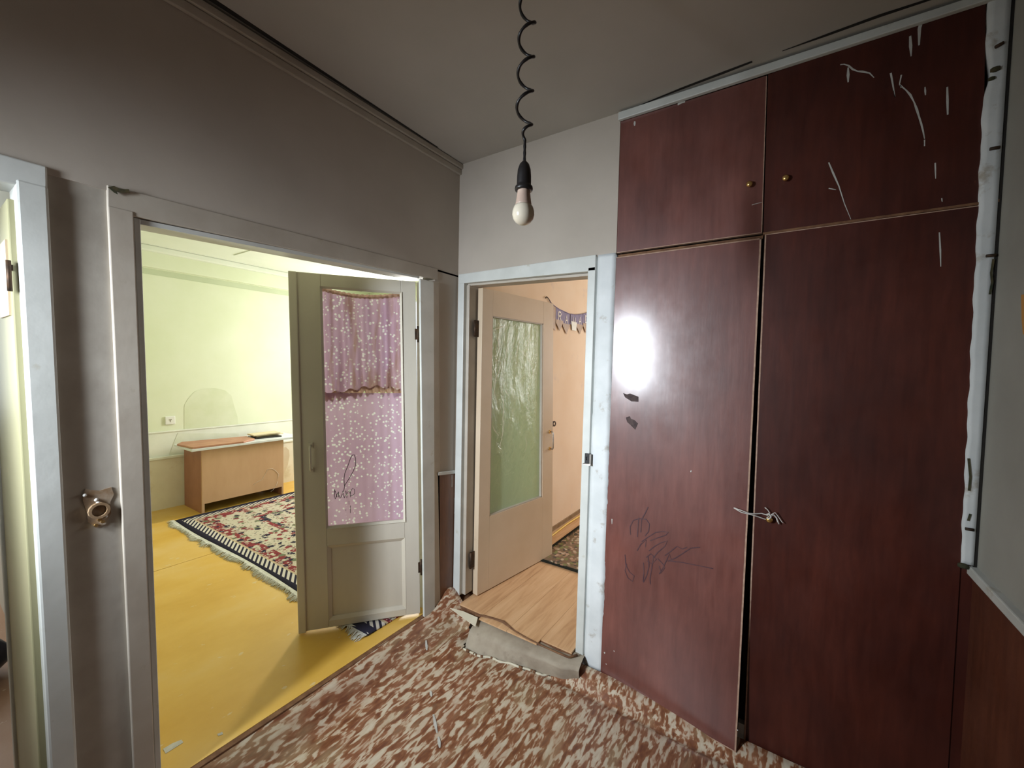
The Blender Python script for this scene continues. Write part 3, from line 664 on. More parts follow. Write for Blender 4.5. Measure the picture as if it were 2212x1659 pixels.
for i, (ch, c_) in enumerate(cents):
    y = ys_[i]; w = stp*.49; zt0, zt1 = topz(y-w), topz(y+w); n_ = i-2
    xx = xb_-.002*(i % 2)
    bz0 = bunt(*[(1204,698),(1220,706),(1241,706),(1250,707),(1266,706)][i]).z
    f_ = obj('pennant', MB().slab([(xx,y-w,zt0),(xx,y+w,zt1),(xx,y+w,bz0+(zt1-zt0)*.5+.02),(xx,y-w,bz0-(zt1-zt0)*.5+.02)], (-.0015,0,0)), M_flagp, bun)
    if ch == 'M' : obj('tag', MB().slab([(xx+.001,y-w*.8,bz0+.045),(xx+.001,y+w*.95,bz0+.045),(xx+.001,y+w*.8,bz0-.035),(xx+.001,y-w*.5,bz0-.035)], (.0015,0,0)), M_flagw, f_)
    else: obj('point', MB().slab([(xx,y-w,bz0+.03),(xx,y+w,bz0+.03),(xx,y+w*.98,bz0+.012),(xx,y+w*.1,bz0-.062),(xx,y-w*.98,bz0+.002)], (.0022,0,0)), M_flagg, f_)
    cz = (zt0+zt1)/2; hgt = .072; wid = .058
    lm = MB()
    for st in GLY[ch]: lm.ribbon([(xx+.001, y+(p[0]-.45)*wid, cz-.098+p[1]*hgt) for p in st], .010, (1,0,0), .002)
    obj('letter', lm, M_letter, f_, label='cream letter '+ch)
f_ = obj('pennant', MB().slab([(xb_,ys_[0]-stp*.95,topz(ys_[0]-stp)-.01),(xb_,ys_[0]-stp*.52,topz(ys_[0]-stp*.5)),(xb_,ys_[0]-stp*.52,1.87),(xb_,ys_[0]-stp*.95,1.90)], (-.0015,0,0)), M_flagg, bun)

# ================================================================ SIDE ROOM (behind door 3)
sr = MB()
sr.box(-3.3, -.1, -2.85, -2.75, FZ, 2.66); sr.box(-3.3, -.1, -1.60, -1.585, FZ, 2.66)
sr.box(-3.3, -3.2, -2.75, -2.62, FZ, 2.66); sr.box(-3.3, -3.2, -1.78, -1.60, FZ, 2.66); sr.box(-3.3, -3.2, -2.62, -1.78, FZ, 1.1); sr.box(-3.3, -3.2, -2.62, -1.78, 2.4, 2.66)
sr.box(-.12, -.101, -1.70, -1.68, FZ, 2.66); sr.box(-.12, -.101, -2.75, -1.68, 2.07, 2.66)
obj('wall_side_room', sr, M_side, **ST)
obj('ceiling_side_room', MB().box(-3.3, -.1, -2.85, -1.66, 2.66, 2.74), M_yceil, **ST)
obj('floor_side_room', MB().box(-3.3, -.02, -2.75, -1.60, .02, FZ), M_sidefloor, **ST)
bgm = MB()
bc = Vector((-1.24,-1.805,FZ))
def bagf(u, v):
    a = 2*math.pi*u; h = v
    r = (.15*math.sin(min(1, h*1.15+.12)*math.pi*.93)**.6+.004)*(1+.10*math.sin(5*a+3*h)+.06*math.sin(9*a-4*h))
    return bc+Vector((r*math.cos(a), r*math.sin(a), .001+.27*h))
bgm.grid(bagf, 28, 14)
bag = obj('black_bag', bgm, M_bag, origin=True, label='black plastic bag on the orange floor of the side room', category='bag')

# ================================================================ DOOR LEAVES
def leafroot(name, P0, P1, **k):
    return empty(name, (*P0, 0), math.atan2(P1[1]-P0[1], P1[0]-P0[0]), **k)
# ---- door 1: half-open glazed leaf (local x from the hinge, local +y towards the hall)
D1 = leafroot('door_1', (-.012,-.272), (-.393,-.752), **ST)
w1 = lambda c: Vector((c.x+.026*(c.z-.11)-.013, c.y, c.z))
zt = 2.012; zb = .127
K = dict(parent=D1, local=True, warp=w1)
T = .038
obj('hinge_stile', MB().box(.010,.088,-T,0,zb,zt), M_leaf1, bevel=.002, **K)
obj('lock_stile', MB().box(.492,.606,-T,0,zb,zt), M_leaf1, bevel=.002, **K)
obj('cover_strip', MB().box(.602,.640,-T-.012,.010,zb-.004,zt), M_leaf1, bevel=.004, **K)
obj('top_rail', MB().box(.0885,.4915,-T,0,1.945,zt), M_leaf1, bevel=.002, **K)
obj('middle_rail', MB().box(.0885,.4915,-T,0,.575,.672), M_leaf1, bevel=.002, **K)
obj('bottom_rail', MB().box(.0885,.4915,-T,0,zb,.165), M_leaf1, bevel=.002, **K)
obj('panel', MB().box(.085,.495,-.026,-.014,.16,.58), M_leaf1, **K)
def bead(x0, x1, z0, z1, wd=.016, y0=-.016, y1=.005):
    m = MB()
    for p in ([(x0,z0),(x1,z0),(x1-wd,z0+wd),(x0+wd,z0+wd)], [(x1,z0),(x1,z1),(x1-wd,z1-wd),(x1-wd,z0+wd)], [(x1,z1),(x0,z1),(x0+wd,z1-wd),(x1-wd,z1-wd)], [(x0,z1),(x0,z0),(x0+wd,z0+wd),(x0+wd,z1-wd)]):
        lo = [(p[0][0],y1,p[0][1]),(p[1][0],y1,p[1][1]),(p[2][0],y0+.004,p[2][1]),(p[3][0],y0+.004,p[3][1])]
        m.hexa([(a[0],y0,a[2]) for a in lo]+lo)
    return m
obj('panel_moulding', bead(.088,.492,.164,.577,.018,-.014,.001), M_leaf1, **K)
obj('glazing_bead', bead(.085,.495,.668,1.948,.010,-.012,.006), M_leaf1, **K)
gp = obj('glass_pane', MB().box(.088,.492,-.016,-.013,.671,1.946), M_glass, **K)
def l1(px, py, dy):
    a = D1.rotation_euler.z; d = Vector((math.cos(a), math.sin(a), 0)); n = Vector((-d.y, d.x, 0)); P = Vector((D1.location.x, D1.location.y, 0))+n*dy
    r = ray(px, py); t = (P-CAM).dot(n)/r.dot(n); q = CAM+r*t; u = (q-P).dot(d)
    return Vector((u-.026*(q.z-.11)+.013, dy, q.z))
scr = MB()
for s_, w in (([(744,1049),(743,1035),(745,1022),(752,1005),(757,990),(761,983),(765,982),(768,990),(768,1005),(763,1018),(754,1034),(745,1048),(742,1062)], .0032),
          ([(723,1057),(722,1072),(724,1078),(729,1066),(731,1062),(732,1074),(737,1074),(740,1060),(744,1076),(748,1068),(747,1060)], .0036),
          ([(724,1060),(728,1074),(731,1066),(735,1076),(741,1066),(744,1074)], .003),
          ([(749,1076),(750,1064),(755,1059),(756,1066)], .003), ([(757,1074),(757,1062),(762,1054),(766,1058),(766,1066),(761,1071),(757,1070)], .003),
          ([(754,1082),(754,1090)], .002), ([(757,1092),(757,1108)], .003), ([(747,1100),(747,1104)], .002)):
    scr.ribbon([l1(*p, -.0128) for p in s_], w, (0,1,0), .0006)
obj('ink_scribble', scr, M_ink, gp, local=True, warp=w1)
hd = MB(); hd.tube([(.558,.0,1.118),(.558,.022,1.118),(.558,.030,1.108),(.558,.030,1.0),(.558,.022,.992),(.558,.0,.992)], .0055, 8)
hd.box(.547,.569,0,.004,1.106,1.134).box(.547,.569,0,.004,.978,1.004)
obj('pull_handle', hd, M_leaf1, **K)
for z in (1.722, .395):
    h = MB(); h.tube([(.001,.000,z-.045),(.001,.000,z+.045)], .0055, 8); h.box(-.002,.018,-.004,.0012,z-.03,z+.03)
    obj('hinge', h, M_rust, **K)
# curtain behind the glass
cu = empty('door_curtain', (D1.location.x, D1.location.y, .66), D1.rotation_euler.z, label='pink curtain with white dots and brown ruffle behind the door glass', category='curtain')
KC = dict(parent=cu, local=True, warp=lambda c: Vector((c.x+.026*(c.z-.11)-.013, c.y, c.z-.66)))
yb_ = -.044
def cfull(u, v):
    x = .070+.440*u; z = .650+.740*v
    return (x, yb_-.004+.0035*math.sin(u*26+.6*math.sin(v*5))*(1-.5*v)+.002*math.sin(u*61), z)
obj('curtain_panel', MB().grid(cfull, 90, 24), M_curtain, **KC)
def cval(u, v):
    x = .068+.444*u; zb0 = 1.402+.012*math.sin(u*40)*.6-.010*(1-u)+.02*math.sin(u*5); z = zb0+(1.952-.035*math.sin(u*math.pi)-zb0)*v
    fold = math.sin(u*32+1.2*math.sin(v*2.2+u*3))+.5*math.sin(u*57+.7)
    return (x, yb_-.030+.019*fold*(.6+.4*(1-v)), z)
obj('valance', MB().grid(cval, 160, 20), M_valance, **KC)
def crf(u, v):
    x = .068+.444*u; z0 = 1.414+.012*math.sin(u*40)*.6-.010*(1-u)+.02*math.sin(u*5)
    z = z0-(.030+.016*abs(math.sin(u*38))+.007*math.sin(u*97))*v
    return (x, yb_-.018+.008*math.sin(u*75+v), z)
obj('ruffle', MB().grid(crf, 200, 4), M_hem, **KC)
obj('header_ruffle', MB().grid(lambda u, v: (.068+.444*u, yb_-.012+.005*math.sin(u*90), 1.956-.030*math.sin(u*math.pi)-.022*v+.004*abs(math.sin(u*60))), 160, 3), M_hem, **KC)

# ---- door 2: glazed tan leaf wide open (local x from the hinge, front face y = 0, body behind)
D2 = leafroot('door_2', (.133,.072), (.24,.862), **ST)
w2 = lambda c: Vector((c.x*(1+.045*(1.07-c.z)), c.y, c.z))
K = dict(parent=D2, local=True, warp=w2)
zb, zt, L = .118, 2.028, .770
gx0, gx1, gz0, gz1 = .098, .644, .595, 1.868
obj('hinge_stile', MB().box(.002,gx0,0,.04,zb,zt), M_leaf2, bevel=.002, **K)
obj('lock_stile', MB().box(gx1,L,0,.04,zb,zt), M_leaf2, bevel=.002, **K)
obj('top_rail', MB().box(gx0,gx1,0,.04,gz1,zt), M_leaf2, **K)
obj('bottom_panel', MB().box(gx0,gx1,0,.04,zb,gz0), M_leaf2, **K)
rv = MB(); rv.box(gx1-.012,gx1,.003,.026,gz0,gz1).box(gx0,gx0+.006,.003,.026,gz0,gz1).box(gx0,gx1,.003,.026,gz1-.008,gz1).box(gx0,gx1,.003,.026,gz0,gz0+.008)
obj('glazing_bead', rv, M_frame_dull, **K)
gp2 = obj('glass_pane', MB().box(gx0,gx1,.022,.027,gz0,gz1), M_greenglass, label='frosted green glass pane', **K)
random.seed(11)
def filmf(u, v):
    x = gx0+.012+(gx1-gx0-.026)*u; z = gz0+.01+(gz1-gz0-.02)*v
    k = max(0, v-.25)
    return (x, .0185-.0025*k*(math.sin(u*17+6*v*v)+.6*math.sin(u*31-9*v)+.5*math.sin(v*37+u*11)), z)
obj('plastic_film', MB().grid(filmf, 60, 90), M_film, gp2, local=True, warp=w2)
def l2(px, py):
    a = D2.rotation_euler.z; d = Vector((math.cos(a), math.sin(a), 0)); n = Vector((-d.y, d.x, 0)); P = Vector((D2.location.x, D2.location.y, 0))+n*.014
    r = ray(px, py); t = (P-CAM).dot(n)/r.dot(n); q = CAM+r*t; u = (q-P).dot(d)
    return Vector((u/(1+.045*(1.07-q.z)), .014, q.z))
ck = MB()
for s_, w in (([(1073,727),(1076,742),(1078,760)],.010),([(1101,717),(1096,745),(1090,775),(1086,795)],.006),([(1116,724),(1105,755),(1095,790)],.005),
    ([(1120,737),(1118,752),(1115,772)],.008),([(1118,752),(1126,760),(1140,775),(1148,790),(1152,812)],.006),([(1150,727),(1144,738),(1130,756)],.007),([(1148,722),(1141,732),(1128,750)],.005),([(1146,716),(1138,726)],.006),
    ([(1081,780),(1079,800),(1072,815),(1068,832)],.008),([(1066,826),(1068,850),(1075,870)],.006),([(1091,842),(1095,850),(1100,857)],.010),([(1087,855),(1088,880),(1086,905),(1088,935)],.007),([(1139,852),(1142,866)],.007),([(1136,878),(1142,887)],.008),([(1150,790),(1153,810)],.007),
    ([(1064,716),(1074,709),(1086,706),(1092,698)],.007),([(1100,700),(1108,705),(1118,698)],.006),([(1080,690),(1084,697),(1090,693)],.007),([(1066,690),(1075,676),(1082,680),(1096,686),(1104,682),(1120,690),(1128,694)],.006),([(1136,698),(1137,712),(1134,722)],.006),([(1160,700),(1154,706),(1150,712)],.006),
    ([(1064,920),(1068,930),(1076,940),(1074,948)],.007),([(1086,918),(1085,940),(1081,958),(1078,970)],.005),([(1133,940),(1138,960),(1134,975)],.004),([(1105,770),(1100,790),(1094,808)],.004),([(1120,775),(1130,786),(1142,800)],.004)):
    ck.ribbon([l2(*p) for p in s_], [w*.5]+[w*.8]*(len(s_)-2)+[w*.3] if len(s_) > 2 else w*.7, (0,-1,0), .001)
obj('film_crease', ck, M_crease, gp2, local=True, warp=w2)
hd = MB(); hd.tube([(.728,.0,1.075),(.728,-.028,1.075),(.728,-.034,1.066),(.728,-.034,.956),(.728,-.028,.947),(.728,.0,.947)], .0048, 8)
obj('pull_handle', hd, M_steel, **K)
ro = MB()
for z in (1.075,.947): ro.tube([(.728,0,z),(.728,-.006,z)], .013, 12)
obj('handle_rosette', ro, M_brass, **K)
lt = MB(); lt.box(L-.002,L+.010,.004,.008,1.107,1.149)
def ringp(m, cx, cz, r0, r1, y0, y1, n=16):
    for k in range(n):
        a, b = 2*math.pi*k/n, 2*math.pi*(k+1)/n
        P_ = [(cx+r*math.cos(t), cz+r*math.sin(t)) for r, t in ((r0,a),(r1,a),(r1,b),(r0,b))]
        m.hexa([(p[0],y0,p[1]) for p in P_]+[(p[0],y1,p[1]) for p in P_])
ringp(lt, L+.026, 1.128, .011, .021, .004, .008)
obj('hasp_eye', lt, M_rust, **K)
for z in (1.781,.344):
    h = MB(); h.tube([(-.030,.03,z-.05),(-.030,.03,z+.05)], .008, 8); h.box(-.03,.0015,.028,.034,z-.05,z+.05)
    obj('hinge', h, M_rust, **K)

# ---- door 3: leaf seen almost edge-on
D3 = leafroot('door_3', (-.024,-1.738), (-.50,-1.734), **ST)
w3 = lambda c: Vector((c.x, c.y+.020*(c.z-1.2), c.z))
K = dict(parent=D3, local=True, warp=w3)
obj('leaf', MB().box(.0,.46,-.040,.0,.125,1.962), M_leaf3, bevel=.003, **K)
obj('edge_strip', MB().box(.44,.472,-.048,.008,.125,1.962), M_frame, bevel=.004, **K)
obj('hinge', MB().box(-.004,.075,-.004,.003,1.775,1.79).box(.04,.048,-.004,.003,1.735,1.78).tube([(-.008,.004,1.72),(-.008,.004,1.80)], .005, 8), M_rust, **K)
obj('patch', MB().box(.03,.20,.0,.004,1.66,1.86), M_leaf2, **K)

# ================================================================ WARDROBE
wdr = empty('wardrobe', (1.58,.3,0), label='built-in dark mahogany wardrobe with white paint drips, filling the right end of the back wall', category='wardrobe')
ZS = 2.100
cs = MB(); cs.box(.992,1.006,.03,.58,.03,2.745).box(2.19,2.204,.03,.58,.03,2.745).box(1.006,2.19,.57,.58,.03,2.745).box(1.006,2.19,.03,.57,2.735,2.745).box(1.006,2.19,.03,.57,.03,.05).box(1.583,1.599,.04,.56,.05,2.735)
obj('carcass', cs, M_void, wdr)
obj('shelf_edge', MB().box(.992,1.59,.012,.05,ZS-.016,ZS-.002), M_torn, wdr)
obj('shelf_edge', MB().hexa([(1.59,-.006,ZS-.004),(2.222,-.006,ZS-.002),(2.222,.05,ZS-.002),(1.59,.05,ZS-.004),(1.59,-.006,ZS+.004),(2.222,-.006,ZS+.006),(2.222,.05,ZS+.006),(1.59,.05,ZS+.004)]), M_torn, wdr)
def wdoor(x0, x1, z0, z1, warp=None):
    m = MB(); nu, nv = 6, 24
    fr = warp or (lambda u, v: 0)
    P = lambda u, v, y: (x0(v)+(x1(v)-x0(v))*u, y+fr(u, v), z0(u)+(z1(u)-z0(u))*v)
    fv = [[m.b.verts.new(P(i/nu, j/nv, 0)) for j in range(nv+1)] for i in range(nu+1)]
    bv = [[m.b.verts.new(P(i/nu, j/nv, .018)) for j in range(nv+1)] for i in range(nu+1)]
    for i in range(nu):
        for j in range(nv):
            f = m.b.faces.new((fv[i][j], fv[i+1][j], fv[i+1][j+1], fv[i][j+1])); f.smooth = True
            m.b.faces.new((bv[i][j], bv[i][j+1], bv[i+1][j+1], bv[i+1][j]))
    def edge(a, b):
        a = [m.b.verts.new(q.co) for q in a]; b = [m.b.verts.new(q.co) for q in b]
        for k in range(len(a)-1): m.b.faces.new((a[k], a[k+1], b[k+1], b[k])).material_index = 1
    edge(fv[0], bv[0]); edge(fv[-1], bv[-1]); edge([r[0] for r in fv], [r[0] for r in bv]); edge([r[-1] for r in fv], [r[-1] for r in bv])
    return m
k_ = lambda a: (lambda t: a)
lf = lambda a, b: (lambda t: a+(b-a)*t)
MV = [M_veneer, M_ply]; MV2 = [M_veneer2, M_ply]
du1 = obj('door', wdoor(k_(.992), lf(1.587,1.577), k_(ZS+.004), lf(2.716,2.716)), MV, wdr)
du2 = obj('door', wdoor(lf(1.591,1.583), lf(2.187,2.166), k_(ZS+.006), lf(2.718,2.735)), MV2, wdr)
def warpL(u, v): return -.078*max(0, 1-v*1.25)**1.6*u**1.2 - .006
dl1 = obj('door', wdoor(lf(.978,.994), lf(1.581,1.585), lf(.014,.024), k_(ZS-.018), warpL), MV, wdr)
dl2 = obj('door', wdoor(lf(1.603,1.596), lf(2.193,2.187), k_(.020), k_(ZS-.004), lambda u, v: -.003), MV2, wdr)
obj('filler_strip', MB().box(2.186,2.226,.004,.03,.0,.94), M_veneer2, wdr)
obj('base_strip', MB().box(1.606,2.15,-.016,-.004,.003,.026), M_frame, wdr, bevel=.002)
# foot block seen in the gap
obj('foot_block', MB().box(1.580,1.606,.003,.03,.018,.085), M_frame, wdr)
# pale worn lippings along the door edges
lp = obj('edge_lipping', MB().ribbon([(lf(1.581,1.585)(v)-.0025, warpL(1,v), .024+(ZS-.018-.024)*v) for v in [k/20 for k in range(21)]], .006, (0,-1,0), .0006), M_ply, dl1)
obj('edge_lipping', MB().ribbon([(lf(.978,1.581)(u), warpL(u,0)-.001, .014+.010*u+.002) for u in [k/12 for k in range(13)]], .005, (0,-1,0), .0006), M_ply, dl1)
obj('edge_lipping', MB().ribbon([(lf(.994,1.585)(u), warpL(u,1), ZS-.0195) for u in [0,.5,1]], .004, (0,-1,0), .0006), M_ply, dl1)
obj('edge_lipping', MB().ribbon([(lf(1.603,1.596)(v)+.003, -.003, .02+(ZS-.024)*v) for v in [k/10 for k in range(11)]], .005, (0,-1,0), .0006), M_ply, dl2)
obj('edge_lipping', MB().ribbon([(1.600,-.003,ZS-.0055),(2.186,-.003,ZS-.0055)], .003, (0,-1,0), .0006), M_ply, dl2)
obj('edge_lipping', MB().ribbon([(.994,0,ZS+.006),(1.582,0,ZS+.006)], .003, (0,-1,0), .0006), M_ply, du1)
obj('edge_lipping', MB().ribbon([(1.585,0,ZS+.006),(1.578,0,2.715)], .003, (0,-1,0), .0006), M_ply, du1)
def ond(px, py):
    q = on(Y, -.006, px, py)
    for _ in range(6):
        v = (q.z-.019)/(ZS-.037); u = (q.x-.985)/(1.583-.985); q = on(Y, warpL(min(1, max(0, u)), min(1, max(0, v)))-.0006, px, py)
    return q
# knobs
for par, (px, py), m in ((du1,(1619,399),M_brass),(du2,(1697,386),M_brass)):
    c = on(Y,-.01,px,py); kb = MB(); kb.tube([(c.x,-.0,c.z),(c.x,-.008,c.z),(c.x,-.012,c.z),(c.x,-.020,c.z),(c.x,-.025,c.z),(c.x,-.026,c.z)], [.005,.005,.010,.012,.008,.003], 14)
    obj('knob', kb, m, par)
c = on(Y,-.012,1662,1121)
kb = MB(); kb.tube([(c.x,-.003,c.z),(c.x,-.012,c.z),(c.x,-.016,c.z),(c.x,-.024,c.z),(c.x,-.030,c.z),(c.x,-.031,c.z)], [.005,.005,.010,.0125,.008,.003], 14)
obj('knob', kb, M_brass, dl2)
# string that ties the doors shut
st = MB(); yk = -.018
def sp(px, py, y=yk): return on(Y, y, px, py)
st.tube([sp(1585,1097,-.042), sp(1600,1102,-.045), sp(1618,1109,-.045), sp(1632,1110,-.03), sp(1645,1109,-.018), sp(1655,1112,-.020), sp(1662,1116,-.026)], .0022, 6)
st.tube([sp(1585,1097,-.042), sp(1602,1107,-.044), sp(1620,1111,-.045), sp(1634,1115,-.03), sp(1648,1120,-.018), sp(1658,1123,-.02)], .0022, 6)
st.tube([sp(1652,1096), sp(1658,1101), sp(1662,1107), sp(1664,1113,-.03)], .0018, 6)
st.tube([sp(1664,1113,-.03), sp(1671,1112,-.022), sp(1677,1118), sp(1680,1126), sp(1683,1132)], .0028, 6)
st.tube([sp(1664,1113,-.03), sp(1674,1107,-.022), sp(1682,1117), sp(1688,1126), sp(1692,1130)], .0018, 6)
st.tube([sp(1655,1112,-.028), sp(1661,1110,-.034), sp(1666,1116,-.032), sp(1662,1121,-.03), sp(1656,1118,-.03)], .0034, 6)
obj('tie_string', st, M_cordw, origin=True, label='greyish string tying the two tall wardrobe doors together at the knob', category='string')
# drips, peeled marks and scribbles on the doors
def drips(par, y, items, mat=M_drip_light, nm='paint_drip'):
    for ptsq, w in items:
        q = [on(Y, y, *p) if par is not dl1 else ond(*p) for p in ptsq]
        if len(q) == 2: q = [q[0], (q[0]+q[1])/2, q[1]]
        ww = [w*.8*(.5+.7*random.random()) for _ in q]; ww[-1] *= .5
        obj(nm, MB().ribbon(q, ww, (0,-1,0)), mat, par)
random.seed(21)
drips(du1, 0, [([(1371,262),(1371,272)], .012), ([(1464,226),(1472,222),(1480,220)], .014), ([(1624,443),(1630,441),(1646,437)], .004)])
drips(du2, 0, [([(1815,140),(1823,139),(1833,142),(1842,150),(1852,154),(1862,155),(1878,158),(1888,168)], .008), ([(1832,146),(1832,178)], .009), ([(1924,158),(1928,180),(1933,210),(1930,196)], .006), ([(1947,162),(1943,182),(1947,190)], .006),
    ([(1944,184),(1957,195),(1966,205),(1974,220),(1980,236),(1985,252),(1990,268),(1994,284),(1997,300)], .007), ([(1997,302),(1997,316)], .007), ([(1966,78),(1968,122)], .010), ([(1990,48),(1986,62),(1985,98)], .010), ([(1964,60),(1974,56),(1990,46)], .008),
    ([(2046,188),(2047,248)], .009), ([(1998,188),(1999,206)], .005), ([(2020,352),(2021,386)], .006), ([(1790,351),(1800,375),(1812,402),(1824,440),(1838,474)], .006), ([(1790,407),(1806,410)], .004), ([(2034,428),(2035,436)], .004)])
drips(dl2, -.003, [([(2029,502),(2031,540),(2032,576)], .006)])
drips(dl1, -.0065, [([(1322,1121),(1322,1132)], .007), ([(1306,1408),(1306,1412)], .008), ([(1309,1433),(1310,1436)], .006), ([(1493,1016),(1492,1020)], .006), ([(1326,1405),(1327,1408)], .005)])
for P_ in ([(1346,849),(1354,852),(1361,850),(1379,857),(1379,868),(1364,867),(1350,858)], [(1352,902),(1360,899),(1363,905),(1370,907),(1378,915),(1372,928),(1362,918),(1355,912)]):
    obj('torn_sticker', MB().slab([ond(*p) for p in P_], (0,-.0008,0)), M_sticker, dl1)
sc = MB(); yS = -.0085
for s_ in ([(1362,1155),(1361,1138),(1368,1124),(1382,1120),(1396,1122),(1403,1132),(1401,1148),(1393,1158)], [(1380,1118),(1378,1140),(1377,1160)], [(1400,1095),(1393,1110),(1386,1122),(1384,1150)], [(1386,1170),(1400,1160),(1416,1150),(1432,1148),(1444,1150),(1438,1156),(1420,1162),(1404,1168)],
    [(1376,1190),(1384,1176),(1396,1166),(1394,1182)], [(1402,1190),(1414,1180),(1428,1172),(1442,1168),(1436,1180),(1422,1192),(1412,1204)], [(1400,1200),(1402,1222),(1398,1240),(1390,1258)], [(1412,1200),(1408,1226),(1404,1250),(1405,1262)], [(1390,1215),(1391,1238),(1389,1256)],
    [(1420,1206),(1430,1216),(1436,1226),(1428,1238),(1424,1222)], [(1436,1200),(1450,1190),(1462,1180),(1474,1186),(1484,1182)], [(1442,1212),(1458,1206),(1474,1196),(1492,1184),(1512,1182)], [(1446,1212),(1470,1214),(1500,1220),(1540,1228)],
    [(1350,1198),(1352,1220),(1360,1236),(1370,1244),(1366,1256),(1356,1248),(1350,1232),(1354,1218)], [(1424,1240),(1432,1226),(1440,1210),(1446,1196),(1450,1210),(1460,1214)], [(1396,1204),(1406,1196),(1418,1208),(1408,1218),(1398,1212)]):
    sc.ribbon([ond(*p) for p in s_], .0038, (0,-1,0), .0012)
obj('scribble', sc, M_faint, dl1)
# top batten, plaster jamb on the right
tb = MB(); tb.hexa([(.985,-.020,2.716),(2.20,-.020,2.722),(2.20,.0,2.722),(.985,.0,2.716),(.985,-.020,2.752),(2.20,-.020,2.748),(2.20,.0,2.748),(.985,.0,2.752)])
obj('trim_wardrobe_top', tb, M_frame, bevel=.003, **ST)
tg = MB()
for ptsq in ([(1385,226),(1470,192),(1560,158),(1625,133)], [(1690,110),(1790,74),(1900,34),(2010,-2),(2060,-20)]):
    tg.ribbon([on(Z,2.7595,*p) for p in ptsq], [.004,.014,.016,.012][:len(ptsq)]+[.02]*(len(ptsq)-4), (0,0,-1), .0004)
obj('trim_wardrobe_gap', tg, M_dark, **ST)
def jst(u, v):
    z = .94+v*1.80
    a = 2.190-.020*v+(.0012*math.sin(61*v)+.001*math.sin(140*v+1))+(.012*math.exp(-((v-.87)/.03)**2)); b = 2.219
    return (a+(b-a)*u, -.007-.0006*math.sin(17*v+2*u), z)
js = MB().grid(jst, 3, 130); js.solid((0,.03,0))
jam = obj('trim_wardrobe_jamb', js, M_plaster, **ST)
obj('gap', MB().hexa([(2.219,-.004,.93),(2.227,-.004,.93),(2.227,.03,.93),(2.219,.03,.93),(2.219,-.004,2.745),(2.227,-.004,2.745),(2.227,.03,2.745),(2.219,.03,2.745)]), M_dark, jam)
for (xa, ya, xb, yb) in ((2150,102,2168,92),(2138,322,2160,318),(2130,553,2152,551),(2085,1142,2104,1145)):
    obj('nail', MB().tube([on(Y,-.012,xa,ya), on(Y,-.012,xb,yb)], .005, 6), M_rust, jam)
kn = MB()
for (px, py, r) in ((2080,1222,.016),(2088,1226,.010),(2150,150,.014),(2142,170,.010)):
    c = on(Y,-.010,px,py); kn.lathe([(r*.3,-r*.5),(r*.8,-r*.3),(r*.8,r*.3),(r*.3,r*.5)], c, 8)
obj('dirt_lump', kn, M_hole, jam)
gs = MB()
for s_ in ([(2146,560),(2141,590),(2143,610),(2138,636)], [(2092,990),(2096,1030),(2093,1060)], [(2096,1110),(2091,1125)]):
    gs.ribbon([on(Y,-.0095,*p) for p in s_], .006, (0,-1,0), .001)
obj('grime_streak', gs, M_hole, jam)
# orange note at the right edge
q = [on(X,2.2275,*p) for p in [(2208,637),(2240,630),(2240,728),(2212,722),(2209,690)]]
obj('orange_note', MB().slab(q, (-.002,0,0)), M_paper_or, origin=True, label='orange paper stuck on the right wall beyond the wardrobe', category='note')

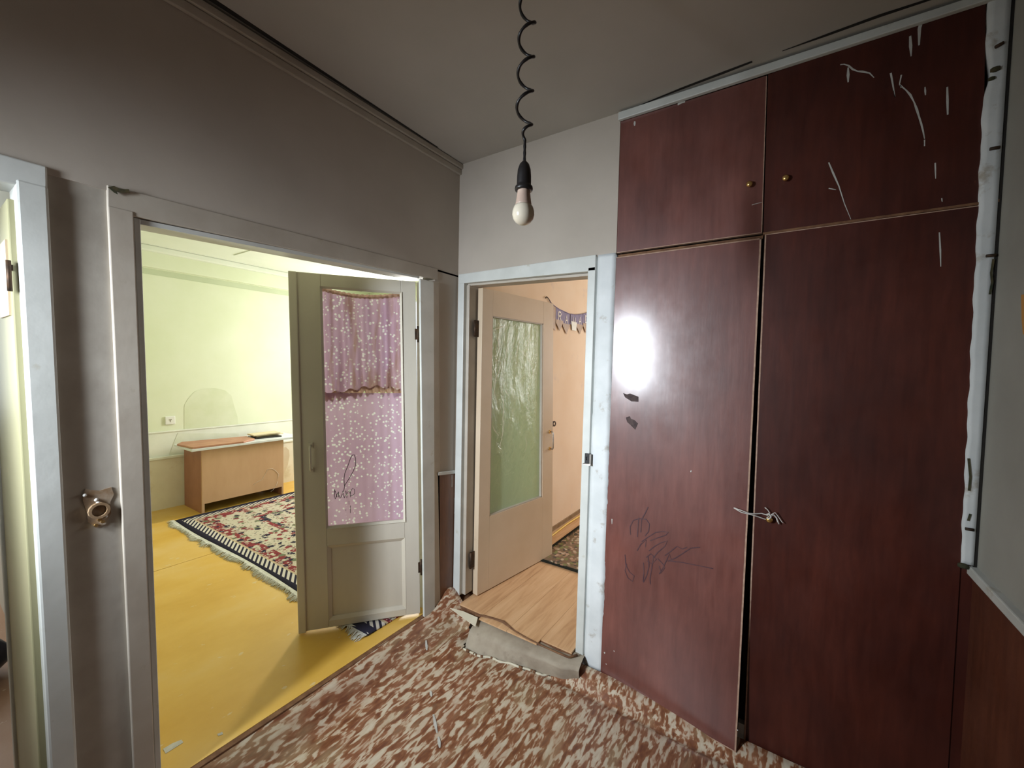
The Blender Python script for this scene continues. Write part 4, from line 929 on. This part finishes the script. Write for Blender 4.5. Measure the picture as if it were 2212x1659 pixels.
# ================================================================ HALL DETAILS
# remains of a light switch between the two left-hand doors
c = on(X,-.003,212,1102)
sw = empty('broken_light_switch', c, label='remains of a torn-off light switch on the stained column between the left doors', category='light switch')
sm = MB().slab([on(X,-.0045,*p) for p in [(184,1056),(214,1060),(240,1052),(246,1068),(238,1084),(240,1108),(228,1132),(208,1140),(190,1128),(186,1104),(178,1080)]], (.0015,0,0))
obj('stain', sm, M_stain, sw)
bx = MB()
for k in range(14):
    a, b = 2*math.pi*k/14, 2*math.pi*(k+1)/14
    P_ = [(c.y+r*math.cos(t), c.z+r*math.sin(t)) for r, t in ((.017,a),(.024,a),(.024,b),(.017,b))]
    bx.hexa([(-.004,p[0],p[1]) for p in P_]+[(.008,p[0]+.001,p[1]) for p in P_])
obj('box_rim', bx, M_skirt, sw)
for (px, py) in ((214,1122),(221,1126),(206,1134)):
    d_ = on(X,-.003,px,py); obj('screw', MB().tube([d_, d_+Vector((.008,0,0))], [.004,.005], 8), M_brass, sw)
for (px, py) in ((208,1080),(212,1086),(183,1070),(228,1116)):
    d_ = on(X,-.002,px,py); obj('plaster_crumb', MB().lathe([(.001,-.005),(.005,-.002),(.005,.002),(.002,.005)], d_, 7), M_lap, sw)

# pendant bulb
PB = Vector((1.0795,-.9750,0))
lamp = empty('pendant_bulb', (PB.x,PB.y,CZ), label='bare opal bulb in a black holder hanging from a spiral black cord', category='lamp')
def sc_(py): return (CAM+ray(1131,py)*1.12)
z485 = 1.935
prof = [(.002,0),(.010,.001),(.020,.006),(.027,.015),(.030,.026),(.0295,.036),(.026,.047),(.0225,.052)]
obj('bulb_globe', MB().lathe(prof, (PB.x,PB.y,z485), 32), M_bulb, lamp)
obj('bulb_neck', MB().lathe([(.0226,.0515),(.0215,.056),(.019,.072),(.017,.088),(.017,.10)], (PB.x,PB.y,z485), 28), M_bulbneck, lamp)
obj('holder', MB().lathe([(.015,.090),(.0235,.091),(.0245,.095),(.0235,.101),(.0195,.104),(.0195,.108),(.0190,.128),(.0175,.146),(.013,.160),(.006,.168),(.003,.171)], (PB.x,PB.y,z485), 28), M_black, lamp)
ct_ = MB(); pts = []; r0 = .021
zc0 = z485+.168; zc1 = CZ
# viewing direction, to hang the coil as it hangs
vx = Vector((r2.x, r2.y, 0)).normalized(); vy = Vector((-vx.y, vx.x, 0))
n = 260
for i in range(n+1):
    t = i/n; z = zc0+(zc1-zc0)*t
    amp = min(1, max(0, (z-zc0-.055)/.03)); amp = amp*amp*(3-2*amp)
    ph = 2*math.pi*(z-zc0-.098)/.088
    dx = -.004+.006*t*amp
    p = PB+vx*(r0*math.cos(ph)*amp+dx*amp)+vy*(r0*math.sin(ph)*amp); p.z = z
    pts.append(p)
ct_.tube(pts, [.0040+.0004*math.sin(i*.9) for i in range(n+1)], 8)
obj('cord', ct_, M_black, lamp)
